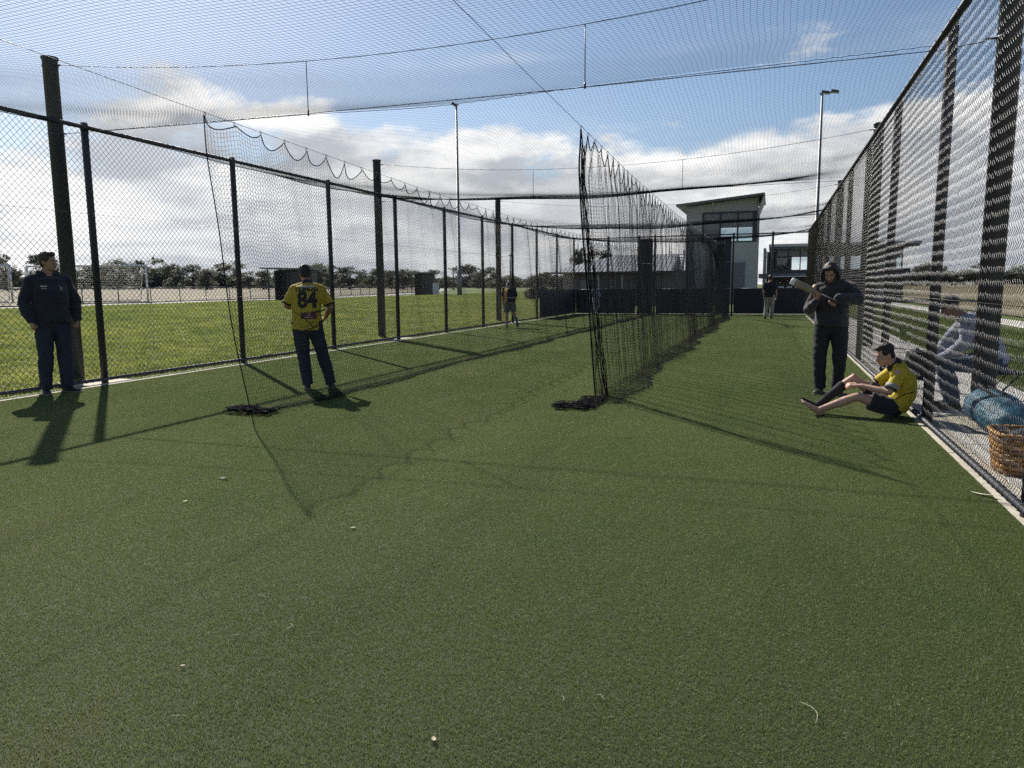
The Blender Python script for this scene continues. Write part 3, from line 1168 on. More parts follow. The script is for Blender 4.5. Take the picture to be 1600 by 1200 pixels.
def shelter(u0, u1, dep, H, label, door=False):
    a, b = at(u0, 466, dep), at(u1, 466, dep)
    z = float(gz(a.x, a.y))
    t = thing('field_shelter', label, 'shed', (a.x, a.y, z))
    e = Vector((b.x - a.x, b.y - a.y, 0))
    W = e.length
    e.normalize()
    n = Vector((-e.y, e.x, 0))
    if n.dot(Vector((0, 1, 0))) < 0:
        n = -n
    o_ = Vector((a.x, a.y, z))

    def P(x, y, h):
        return o_ + e * x + n * y + Vector((0, 0, h))
    m = MB()
    m.prism([P(0, 1.9, -.1), P(0, 2.0, -.1), P(0, 2.0, H), P(0, 1.9, H)], e * W)
    m.build('back_wall', M_DKGREY, t)
    for x in (0, W - .1):
        m = MB()
        m.prism([P(x, .3, -.1), P(x, 1.9, -.1), P(x, 1.9, H - .02), P(x, .3, H - .1)], e * .1)
        m.build('side_wall', M_DKGREY, t)
    m = MB()
    m.prism([P(W * .42, .3, -.1), P(W - .1, .3, -.1), P(W - .1, .3, H - .1), P(W * .42, .3, H - .1)], n * .06)
    m.build('front_panel', M_DKGREY, t)
    m = MB()
    m.prism([P(-.9, -.5, H + .05), P(W + .4, -.5, H - .05), P(W + .4, -.5, H + .06), P(-.9, -.5, H + .16)], n * 2.9)
    m.build('roof', M_GALV, t)
    for x in (-.3, W * .42):
        m = MB()
        m.tube([P(x, -.3, -.1), P(x, -.3, H + .02)], 0.05, 8)
        m.build('post', M_BLACK, t, True)
    m = MB()
    m.prism([P(.2, 1.3, .42), P(W - .3, 1.3, .42), P(W - .3, 1.3, .48), P(.2, 1.3, .48)], n * .45)
    m.build('bench', M_GALV, t)
    return t


shelter(428, 487, 60, 2.55, 'dark open-fronted team shelter with flat pale roof beyond the man in yellow')
shelter(648, 678, 92, 2.7, 'small dark shed on the far edge of the field, left of the light pole')
a = at(681, 452, 90)
t = thing('utility_box', 'small pale cabinet standing beside the far dark shed', 'cabinet', (a.x, a.y, float(gz(a.x, a.y))))
m = MB()
z = float(gz(a.x, a.y))
m.box((a.x, a.y, z + .75), (.7, .6, 1.5), .3)
m.build('body', M_WHITE, t, bevel=.02)
m = MB()
m.box((a.x, a.y, z + 1.53), (.82, .72, .06), .3)
m.build('lid', M_GALV, t)


def light_pole(u, y, vtop, label, side, r0, n_lamps=3):
    d = at(u, vtop, 1.0) - Vector((0, 0, 1.4))
    k = y / d.y
    x, zt = d.x * k, 1.4 + d.z * k
    z0 = float(gz(x, y))
    t = thing('light_pole', label, 'light pole', (x, y, z0), group='floodlight poles')
    m = MB()
    zs = z0 + (zt - z0) * .14
    m.loft([(x, y, z0 - .2), (x, y, zs), (x, y, zs + .02), (x, y, zt)], [r0 * 1.5, r0 * 1.45, r0 * 1.05, r0 * .55], 12)
    m.build('shaft', M_GALV, t, True)
    m = MB()
    m.box((x + side[0] * .35 * (n_lamps - 1), y, zt), (.5 + .65 * (n_lamps - 1), .14, .12), rz=side[2])
    m.build('crossarm', M_GALV, t)
    for q in range(n_lamps):
        f = (q * side[0]) * .75
        c = Vector((x + math.cos(side[2]) * f + side[0] * .25, y + math.sin(side[2]) * f + side[1] * .25, zt + .05))
        M = Matrix.Rotation(side[2], 3, 'Z') @ Matrix.Rotation(side[3], 3, 'Y')
        m = MB()
        m.box(c, (.62, .5, .22), m=M)
        h = m.build('lamp_head', M_DKGREY, t, bevel=.03)
        m = MB()
        m.box(c + M @ Vector((0, 0, -.115)), (.52, .4, .02), m=M)
        m.build('lens', M_WHITE, h)
    m = MB()
    m.loft([(x, y, z0 - .1), (x, y, z0 + .06)], [r0 * 2.4, r0 * 2.4], 12)
    m.build('base_plate', M_GALV, t)


light_pole(713, 80, 164, 'tall grey floodlight pole on the far side of the left fence', (-1, -.3, .5, .5), 0.19, 1)
light_pole(1285, 72, 146, 'tall grey floodlight pole rising behind the right-hand fence', (1, -.2, -.1, .25), 0.17, 2)


def thin_pole(u, v, dep, label, arm):
    p = at(u, v, dep)
    z0 = float(gz(p.x, p.y))
    t = thing('utility_pole', label, 'pole', (p.x, p.y, z0))
    m = MB()
    m.loft([(p.x, p.y, z0 - .2), (p.x, p.y, p.z)], [0.16, 0.10], 8)
    m.build('shaft', M_DKGREY, t, True)
    m = MB()
    m.box((p.x, p.y, p.z - .4), (arm, .12, .14), YAW)
    m.build('crossarm', M_DKGREY, t)


thin_pole(708, 417, 150, 'distant power pole with crossarm left of the trees', 2.2)
thin_pole(797, 396, 140, 'slim distant pole standing right of the second fence trees', 0.8)

# ================================================================ trees
M_BARK = pbr('bark', (0.085, 0.070, 0.058), 0.9, var=0.4, vscale=2)
M_LEAF = [pbr('eucalypt_leaf', (0.095, 0.110, 0.078), 0.6, col2=(0.062, 0.074, 0.052), vscale=.4, trans=((0.15, 0.17, 0.10), .30)),  # grey-green foliage, all three tones lightened to stand in for distance haze
          pbr('dark_leaf', (0.072, 0.088, 0.066), 0.6, col2=(0.050, 0.060, 0.045), vscale=.4, trans=((0.12, 0.14, 0.09), .28)),
          pbr('olive_leaf', (0.115, 0.125, 0.085), 0.6, col2=(0.080, 0.088, 0.062), vscale=.4, trans=((0.17, 0.18, 0.11), .30))]


def tree_meshes(seed, nleaf, leaf, lobes):
    """unit-height tree: trunk mesh (height 1) and a crown of leaf faces"""
    r = np.random.default_rng(seed)
    g = random.Random(seed)
    m = MB()
    tops = []
    m.loft([(0, 0, -.03), (0.01, 0, .2), (-.01, .01, .42), (0.02, 0, .62)], [.035, .026, .02, .010], 7)
    for k in range(lobes):
        a = 2 * math.pi * (k + g.random() * .7) / lobes
        rad = g.uniform(.08, .30)
        zz = g.uniform(.22, .86)
        e = Vector((math.cos(a) * rad, math.sin(a) * rad, zz))
        s = Vector((0, 0, g.uniform(.1, min(.45, zz - .08))))
        mid = s.lerp(e, .5) + Vector((0, 0, -.02))
        m.loft([s, mid, e], [.016, .010, .004], 5)
        tops.append((e, g.uniform(.12, .22)))
    tops.append((Vector((0.02, 0, .84)), .15))
    for k in range(4):
        a = 1.57 * k + g.random()
        tops.append((Vector((math.cos(a) * g.uniform(.10, .24), math.sin(a) * g.uniform(.10, .24), g.uniform(.14, .40))), g.uniform(.14, .2)))
    C = []
    for e, rr in tops:
        n = int(nleaf * (rr / .15) ** 2 / len(tops))
        # leaves gathered in small clumps on the lobe shell
        nc = max(6, n // 14)
        d = r.normal(size=(nc, 3))
        d /= np.linalg.norm(d, axis=1)[:, None]
        cc = np.array(e) + d * (rr * r.uniform(.45, 1.05, nc))[:, None] * np.array([1, 1, .85])
        idx = r.integers(0, nc, n)
        C.append(cc[idx] + r.normal(0, rr * .17, (n, 3)))
    C = np.concatenate(C)
    n = len(C)
    u = r.normal(size=(n, 3))
    u /= np.linalg.norm(u, axis=1)[:, None]
    v = np.cross(u, r.normal(size=(n, 3)))
    v /= np.linalg.norm(v, axis=1)[:, None]
    s = leaf * r.uniform(.6, 1.4, n)[:, None]
    V = np.stack([C - u * s, C - v * s * .5, C + u * s, C + v * s * .5], 1).reshape(-1, 3)
    Fq = np.arange(n * 4).reshape(-1, 4)
    me = arr_mesh('crown', V, Fq)
    tm = bpy.data.meshes.new('trunk')
    tm.from_pydata([tuple(p) for p in m.v], [], m.f)
    tm.materials.append(M_BARK)
    me.materials.append(M_LEAF[seed % 3])
    return tm, me


TV = [tree_meshes(s, 3800, .022, l) for s, l in ((0, 6), (1, 8), (2, 7), (3, 5), (4, 9), (5, 7))]
SHR = tree_meshes(12, 2600, .035, 6)


def tree(u, vtop, dep, wide, k, label, group, name='tree', vbase=None):
    p = at(u, vtop, dep)
    z0 = float(gz(p.x, p.y))
    h = max(1.0, (p.z - z0)) * 1.02
    t = thing(name, label, 'tree' if name == 'tree' else 'shrub', (p.x, p.y, z0 - .05), (k * 1.37) % 6.28, group)
    tm, cm = TV[k % len(TV)] if name == 'tree' else SHR
    sx = wide * dep / 1149.4 / .62
    for nm, me in (('trunk', tm), ('crown', cm)):
        o = bpy.data.objects.new(nm, me)
        COL.objects.link(o)
        o.parent = t
        o.scale = (sx, sx, h)
    return t


trees = [(6, 396, 34), (63, 396, 40), (30, 424, 30), (105, 420, 42), (140, 414, 40), (166, 410, 36), (187, 408, 40), (214, 406, 30), (244, 401, 52), (272, 412, 34), (300, 413, 44),
         (322, 419, 30), (345, 410, 46), (368, 421, 30), (388, 423, 36), (410, 422, 34), (436, 420, 30), (492, 411, 50), (516, 413, 44), (545, 416, 44), (568, 424, 34), (588, 420, 36), (611, 422, 36),
         (630, 419, 36), (653, 424, 34), (674, 421, 40), (697, 430, 30), (733, 413, 44), (766, 417, 30), (748, 424, 30), (781, 433, 36), (806, 434, 36), (832, 430, 34)]
nth = ['first', 'second', 'third', 'fourth', 'fifth', 'sixth', 'seventh', 'eighth', 'ninth', 'tenth', 'eleventh', 'twelfth', 'thirteenth', 'fourteenth', 'fifteenth']
for i, (u, v, w) in enumerate(trees):
    where = ('among those behind the soccer goals' if u < 240 else 'between soccer goal and team shelter' if u < 440 else
             'in the row right of the man in yellow' if u < 690 else 'right of the left light pole')
    zone = lambda a: (a >= 240) + (a >= 440) + (a >= 690)
    kk = sum(1 for q in trees if zone(q[0]) == zone(u) and q[0] < u)
    tree(u, v, 165 + (i * 37) % 50, w, i, f'{nth[kk]} tree from the left {where}', 'trees on the far left skyline')
# hedge mass closing the skyline behind the field
hp = []
for i in range(60):
    u = -40 + i * 15.5
    tree(u, 429 + (i * 7) % 9, 205 + (i * 13) % 20, 34, i, 'low dark scrub along the far edge of the dry field', 'scrub on the skyline', name='shrub')
for i, (u, v, w) in enumerate([(908, 387, 34), (928, 384, 40), (948, 392, 40), (892, 418, 30), (968, 402, 30)]):
    tree(u, v, 88, w, i + 1, ['tall bushy gum tree behind the low roof, its left crown', 'tallest bushy gum tree rising behind the low grey roof', 'gum tree behind the low roof, partly behind the gathered net',
                              'small leafy tree at the left end of the low building', 'smaller gum tree behind the roof, seen through the gathered net'][i], 'trees behind the low building')
for i, (u, v, w) in enumerate([(848, 424, 46), (872, 428, 40), (834, 432, 30)]):
    tree(u, v, 70, w, i, ['pale shrub beside the low building, left of the padded corner panel', 'pale shrub at the corner of the low building', 'small pale shrub left of the corner panel'][i], 'shrubs by the low building', name='shrub')
for i in range(15):
    u = 1375 + i * 19
    tree(u, 418 - (i * 11) % 9 + (i % 4) * 4, 170 + (i * 29) % 30, 40, i, f'{nth[i]} tree from the left on the skyline behind the right fence', 'trees on the right skyline')

# ================================================================ clubhouse
M_CLAD = pbr('pale_grey_cladding', (0.40, 0.41, 0.41), 0.7, var=0.12, vscale=.5)
M_DKWALL = pbr('dark_grey_wall', (0.17, 0.175, 0.185), 0.7, var=0.15, vscale=.6)
M_FRAME = pbr('dark_aluminium', (0.035, 0.038, 0.048), 0.45, metal=.2)
M_ROOF = pbr('grey_roof_sheet', (0.50, 0.52, 0.54), 0.45, metal=.25, var=0.1, vscale=.4)
M_BRICK = pbr('grey_brick', (0.20, 0.19, 0.185), 0.85, var=0.25, vscale=3, bump=.3, bscale=9)


def glass_mat():
    m = bpy.data.materials.new('window_glass')
    m.use_nodes = True
    t = NT(m.node_tree)
    g = t.n('ShaderNodeBsdfGlossy', {'Color': (.9, .95, 1, 1), 'Roughness': 0.02})
    tr = t.n('ShaderNodeBsdfTransparent', {'Color': (.80, .86, .88, 1)})
    lw = t.n('ShaderNodeFresnel', {'IOR': 1.5})
    mx = t.n('ShaderNodeMixShader', {0: lw.outputs[0], 1: tr.outputs[0], 2: g.outputs[0]})
    t.n('ShaderNodeOutputMaterial', {'Surface': mx.outputs[0]})
    return m


M_GLASS = glass_mat()
M_TINT = pbr('grey_spandrel_glass', (0.15, 0.16, 0.18), 0.2, spec=.5)


def wall_with_hole(mb_, x0, x1, z0, z1, hx0, hx1, hz0, hz1, y, th):
    for (a, b, c, d) in ((x0, x1, z0, hz0), (x0, x1, hz1, z1), (x0, hx0, hz0, hz1), (hx1, x1, hz0, hz1)):
        if b - a > .01 and d - c > .01:
            mb_.box(((a + b) / 2, y, (c + d) / 2), (b - a, th, d - c))


tw = thing('clubhouse_tower', 'two-storey grey clubhouse with sloping skillion roof and viewing windows', 'building', (-4, 62, 0))
x0, x1, yf, yb = -6.55, -1.22, 60.0, 66.5
m = MB()
wall_with_hole(m, x0, x1, -.2, 6.95, -5.28, -1.26, 4.62, 6.93, yf + .1, .2)
m.build('front_wall', M_CLAD, tw)
m = MB()
m.prism([(x0, yf, 6.952), (x1, yf, 6.952), (x1, yf, 7.95), (x0, yf, 7.42)], (0, .2, 0))
m.build('gable_cladding', M_CLAD, tw)
for k in range(26):                     # cladding battens
    x = x0 + .1 + k * .205
    zt = 7.38 + (x - x0) / (x1 - x0) * .53
    m = MB()
    m.box((x, yf - .012, (6.98 + zt) / 2), (.03, .024, zt - 6.98))
    m.build('batten', M_CLAD, tw)
m = MB()
wall_with_hole(m, x0, x1, -.2, 7.45, -5.0, -1.6, 4.62, 6.2, yb, .2)
m.build('back_wall', M_CLAD, tw)
m = MB()
m.box((x0 + .1, (yf + yb) / 2 + .1, 3.6), (.2, yb - yf - .2, 7.6))
m.build('side_wall', M_CLAD, tw)
m = MB()
m.box((x1 - .1, (yf + yb) / 2 + .1, 2.3), (.2, yb - yf - .2, 4.6))
m.box((x1 - .1, yb - .6, 5.9), (.2, 1.0, 2.7))
m.build('side_wall', M_CLAD, tw)
m = MB()
m.box(((x0 + x1) / 2, (yf + yb) / 2 + .1, 4.45), (x1 - x0 - .42, yb - yf - .22, .2))
m.build('upper_floor', M_DKWALL, tw)
m = MB()
m.prism([(-7.25, yf - 1.0, 7.42), (-.78, yf - 1.0, 8.02), (-.78, yf - 1.0, 8.16), (-7.25, yf - 1.0, 7.56)], (0, yb - yf + 1.8, 0))
rf = m.build('roof', M_DKWALL, tw)
m = MB()
m.prism([(-.80, yf - .9, 8.0), (-1.22, yf - .05, 6.9), (-1.22, yf + 5.0, 6.9), (-.80, yf + 5.0, 8.0)], (-.06, 0, 0))
m.build('raked_soffit', M_CLAD, tw)
# window: frame, mullions, panes
wx = [-5.28, -3.98, -2.68, -1.38]
wz = [4.62, 6.28, 6.93]
for i, x in enumerate(wx):
    m = MB()
    m.box((x if i < 3 else x - .06, yf + .06, 5.775), (.12 if i < 3 else .34, .16, 2.31))
    m.build('mullion', M_FRAME, tw)
for z in (4.66, 6.28, 6.90):
    m = MB()
    m.box((-3.33, yf + .05, z), (3.98, .13, .11))
    m.build('transom', M_FRAME, tw)
for i in range(3):
    for j in range(2):
        a, b = wx[i] + .06, wx[i + 1] - (.06 if i < 2 else .23)
        c, d = (4.72, 6.22) if j == 0 else (6.34, 6.84)
        m = MB()
        m.box(((a + b) / 2, yf + .11, (c + d) / 2), (b - a, .02, d - c))
        m.build('pane', M_TINT if (j == 1 or i == 0) else M_GLASS, tw)
for (a, b) in ((-4.9, -3.3), (-3.2, -1.7)):
    m = MB()
    m.box(((a + b) / 2, yb, 5.4), (b - a, .02, 1.5))
    m.build('rear_pane', M_GLASS, tw)
m = MB()
m.box((-1.75, yf + .08, 5.4), (.7, .02, 1.4))
m = MB()
m.box((-2.55, yf - .03, 1.5), (1.0, .05, 3.2))
m.build('door', M_DKWALL, tw, bevel=.01)
m = MB()
m.box((-4.35, yf - .03, 1.3), (1.5, .05, 2.6))
m.build('roller_door', M_DKWALL, tw, bevel=.01)

# right wing
wg = thing('clubhouse_wing', 'long glazed upper wing of the clubhouse with balcony, right of the tower', 'building', (4, 64, 0))
m = MB()
m.box((4.6, 70, 2.1), (11.5, 8.0, .35))
m.build('balcony_slab', M_DKWALL, wg)
m = MB()
m.box((5.2, 70, 4.55), (11.2, 9.5, .22))
m.build('roof', M_ROOF, wg)
m = MB()
m.box((5.2, 65.6, 4.35), (11.0, .2, .22))
m.build('fascia', M_DKWALL, wg)
m = MB()
m.box((4.9, 73.8, 2.2), (11, .2, 4.4))
for k in range(1):
    m.box((-.72, 70, 2.2), (.2, 7.4, 4.4))
m.v, m.f = [], []
m.box((-.72, 69.9, 2.2), (.2, 7.4, 4.4))
m.build('end_wall', M_CLAD, wg)
m = MB()
wall_with_hole(m, -.6, 10.3, -.1, 4.4, 1.6, 9.0, 2.7, 3.9, 73.8, .2)
m.build('back_wall', M_DKWALL, wg)
for k in range(11):
    x = .2 + k * .95
    m = MB()
    m.box((x, 66.6, 3.25), (.09, .12, 2.0))
    m.build('mullion', M_FRAME, wg)
    if k < 10:
        m = MB()
        m.box((x + .475, 66.62, 2.95), (.84, .02, 1.3))
        m.build('pane', M_GLASS, wg)
        m = MB()
        m.box((x + .475, 66.62, 3.98), (.84, .02, .54))
        m.build('pane', M_TINT, wg)
m = MB()
m.box((4.9, 66.58, 3.66), (9.6, .10, .08))
m.build('transom', M_FRAME, wg)
m = MB()
m.box((4.95, 66.1, 2.42), (10.6, .05, .30))
m.build('balustrade', M_FRAME, wg)
for k in range(6):
    m = MB()
    m.tube([(.3 + 1.9 * k, 66.3, -.1), (.3 + 1.9 * k, 66.3, 1.93)], .07, 8)
    m.build('column', M_GALV, wg, True)
m = MB()
m.prism([(-.3, 64.8, 1.98), (10.4, 64.8, 1.98), (10.4, 64.8, 2.05), (-.3, 64.8, 2.05)], (0, 1.2, 0))
m.build('awning', M_WHITE, wg)
m = MB()
m.box((4.9, 69.5, .95), (10.6, .2, 1.95))
m.build('ground_floor_wall', M_BRICK, wg)
for k in range(4):
    x = .65 + k * .62
    c = Vector((x, 63.6, float(gz(x, 63.6))))
    t = thing('plastic_chair', f'white plastic chair under the clubhouse balcony, {nth[k]} from the left', 'chair', tuple(c), group='white chairs under the balcony')
    m = MB()
    m.box(c + Vector((0, 0, .74)), (.42, .42, .04))
    m.build('seat', M_WHITE, t, bevel=.01)
    m = MB()
    m.box(c + Vector((0, .2, 1.02)), (.42, .04, .5))
    m.build('backrest', M_WHITE, t, bevel=.01)
    for sx in (-.17, .17):
        for sy in (-.17, .17):
            m = MB()
            m.tube([c + Vector((sx, sy, -.02)), c + Vector((sx, sy, .73))], .025, 6)
            m.build('leg', M_WHITE, t, True)

# low building on the left of the tower
lb = thing('low_building', 'low brick clubroom with pale hipped metal roof, left of the tower', 'building', (-11, 57, 0))
m = MB()
m.box((-10.7, 58.5, 1.15), (9.2, 6.0, 2.6))
m.build('wall', M_BRICK, lb)
xa, xb_, za, zr = -16.3, -6.9, 2.42, 3.78
ya, yb2 = 54.6, 62.4
m = MB()
m.add([(xa, ya, za), (xb_, ya, za), (xb_, yb2, za), (xa, yb2, za), (xa + 4.6, (ya + yb2) / 2, zr), (xb_, (ya + yb2) / 2, zr)],
      [(0, 1, 5, 4), (1, 2, 5), (2, 3, 4, 5), (3, 0, 4), (0, 3, 2, 1)])
rf = m.build('roof', M_ROOF, lb)
m = MB()
m.box(((xa + xb_) / 2, ya - .06, za - .06), (xb_ - xa, .12, .14))
m.build('gutter', M_DKGREY, rf)
for k in range(31):                     # standing seams
    x = xa + .3 + k * .3
    zt = za + (zr - za) * min(1, (x - xa) / 4.6)
    yt = ya + (ya + yb2) / 2 * 0 + ((ya + yb2) / 2 - ya) * min(1, (x - xa) / 4.6)
    m = MB()
    m.bar((x, ya, za + .015), (x, yt, zt + .015), .03, .03)
    m.build('roof_seam', M_ROOF, rf)
m = MB()
m.box((-12.9, 55.4, 2.05), (.9, .3, .4))
m.build('air_conditioner', M_GALV, lb, bevel=.02)
for x in (-12.4, -10.6, -8.9):
    m = MB()
    m.tube([(x, 55.0, -.1), (x, 55.0, 2.4)], .06, 8)
    m.build('verandah_post', M_WHITE, lb, True)
for x in (-13.6, -11.5, -9.7):
    m = MB()
    m.box((x, 55.46, 1.45), (.9, .06, .9))
    w_ = m.build('window', M_FRAME, lb)
    m = MB()
    m.box((x, 55.42, 1.45), (.78, .03, .78))
    m.build('pane', M_TINT, w_)
# outside stair with white stringer
stt = thing('outside_stair', 'steep outside stair with white handrail beside the clubhouse tower', 'stairs', (-7.2, 57, 0))
for k in range(16):
    m = MB()
    m.box((-7.05, 56.2 + .17 * k, .2 + .235 * k), (1.05, .24, .05))
    m.build('tread', M_GALV, stt)
for x in (-7.62, -6.48):
    m = MB()
    m.bar((x, 56.1, .1), (x, 58.9, 4.0), .06, .22)
    m.build('stringer', M_WHITE, stt)
    m = MB()
    m.tube([(x, 56.0, 1.1), (x, 58.9, 5.0)], .035, 6)
    m.build('handrail', M_WHITE, stt, True)
    for k in range(6):
        m = MB()
        m.tube([(x, 56.2 + .5 * k, .2 + .7 * k), (x, 56.2 + .5 * k, 1.25 + .69 * k)], .022, 6)
        m.build('baluster', M_GALV, stt, True)
# shed seen through the right fence
p = at(1383, 392, 60)
sd = thing('equipment_shed', 'pale shed with dark roof band seen through the right fence', 'shed', (p.x, p.y, 0))
m = MB()
m.box((p.x, p.y + 2, 1.7), (1.3, 4, 3.4))
m.build('wall', M_ROOF, sd)
m = MB()
m.box((p.x, p.y + 2, 3.9), (2.2, 4.6, .9))
m.build('roof', M_DKWALL, sd)
# ================================================================ people
def remesh(mb_, voxel, it=4, fold=0.0, fs=(9, 9, 16), seed=0.0, zfade=None):
    me = bpy.data.meshes.new('tmp')
    me.from_pydata([tuple(p) for p in mb_.v], [], mb_.f)
    ob = bpy.data.objects.new('tmp', me)
    COL.objects.link(ob)
    md = ob.modifiers.new('r', 'REMESH')
    md.mode = 'VOXEL'
    md.voxel_size = voxel
    md.use_smooth_shade = True
    sm = ob.modifiers.new('s', 'SMOOTH')
    sm.factor = 0.5
    sm.iterations = it
    dg = bpy.context.evaluated_depsgraph_get()
    out = bpy.data.meshes.new_from_object(ob.evaluated_get(dg))
    bpy.data.objects.remove(ob)
    bpy.data.meshes.remove(me)
    if fold > 0:
        n = len(out.vertices)
        co = np.empty(n * 3)
        out.vertices.foreach_get('co', co)
        co = co.reshape(-1, 3)
        nr = np.empty(n * 3)
        out.vertices.foreach_get('normal', nr)
        nr = nr.reshape(-1, 3)
        d = np.empty(n)
        for i in range(n):
            p = co[i]
            q = Vector((p[0] * fs[0] + seed, p[1] * fs[1], p[2] * fs[2]))
            a = mnoise.noise(q)
            b = mnoise.noise(q * 0.45 + Vector((3.1, seed, 1.7)))
            d[i] = (1 - abs(a) * 2.2) * 0.6 + b * 0.8
        co = co + nr * (d * fold)[:, None]
        out.vertices.foreach_set('co', co.ravel())
        out.update()
    return out


def hand_mb(m, wrist, fwd, palm, thumb, curl, sc=1.0, tcurl=0.4, spread=0.0):
    w = Vector(wrist)
    f = Vector(fwd).normalized()
    p = Vector(palm)
    p = (p - f * p.dot(f)).normalized()
    th = Vector(thumb)
    th = (th - f * th.dot(f) - p * th.dot(p)).normalized()
    k = w + f * (.088 * sc)
    m.capsule([w - f * .03 * sc, w + f * .02 * sc, w + f * .055 * sc, k], [(.026 * sc, .021 * sc), (.031 * sc, .019 * sc), (.040 * sc, .016 * sc), (.040 * sc, .013 * sc)], 10, side=th)
    for off, L in ((.031, .074), (.0105, .084), (-.0105, .078), (-.031, .060)):
        pts = [k + th * off * sc - f * .012 * sc]
        d = (f + th * off * spread * 8).normalized()
        for q, fr in enumerate((.46, .30, .24)):
            ang = curl * (1.0, 1.15, .8)[q]
            d = (d * math.cos(ang) + p * math.sin(ang)).normalized() if q == 0 else (d * math.cos(ang) + (d.cross(th).normalized() * (1 if d.cross(th).dot(p) > 0 or q > 0 else -1)) * 0 + _rot_to(d, f, p, ang)).normalized()
            pts.append(pts[-1] + d * L * fr * sc)
        m.capsule(pts, [.0098 * sc, .0094 * sc, .0086 * sc, .0074 * sc], 7)
    b = w + f * .022 * sc + th * .026 * sc
    d1 = (th * .75 + f * .65 + p * .25).normalized()
    d2 = (th * (.55 - tcurl) + f * .75 + p * (.35 + tcurl)).normalized()
    d3 = (th * (.3 - tcurl * 1.4) + f * .7 + p * (.4 + tcurl)).normalized()
    m.capsule([b, b + d1 * .038 * sc, b + d1 * .038 * sc + d2 * .032 * sc, b + d1 * .038 * sc + d2 * .032 * sc + d3 * .024 * sc], [.014 * sc, .0115 * sc, .0105 * sc, .0085 * sc], 7)


def _rot_to(d, f, p, ang):
    """component that turns d within the f-p plane by ang towards the palm (minus the cosine part)"""
    a, b = d.dot(f), d.dot(p)
    perp = (p * a - f * b)
    return perp * math.sin(ang)


STD = dict(pel=(0, 0, .96), wai=(0, .0, 1.10), che=(0, .01, 1.28), sho=(0, -.01, 1.43), nec=(0, 0, 1.515), hed=(0, .025, 1.645),
           shL=(-.180, -.01, 1.43), elL=(-.225, -.03, 1.14), wrL=(-.215, .05, .90), shR=(.180, -.01, 1.43), elR=(.225, -.03, 1.14), wrR=(.215, .05, .90),
           hipL=(-.095, 0, .93), knL=(-.105, .02, .50), anL=(-.11, -.02, .09), hipR=(.095, 0, .93), knR=(.105, .02, .50), anR=(.11, -.02, .09),
           hfL=(.05, .15, -1), hpL=(1, 0, 0), htL=(0, 1, .2), hfR=(-.05, .15, -1), hpR=(-1, 0, 0), htR=(0, 1, .2),
           toL=(-.12, 1, 0), toR=(.12, 1, 0), hup=(0, 0, 1), hfw=(0, 1, 0))


def V3(a):
    return Vector(a)


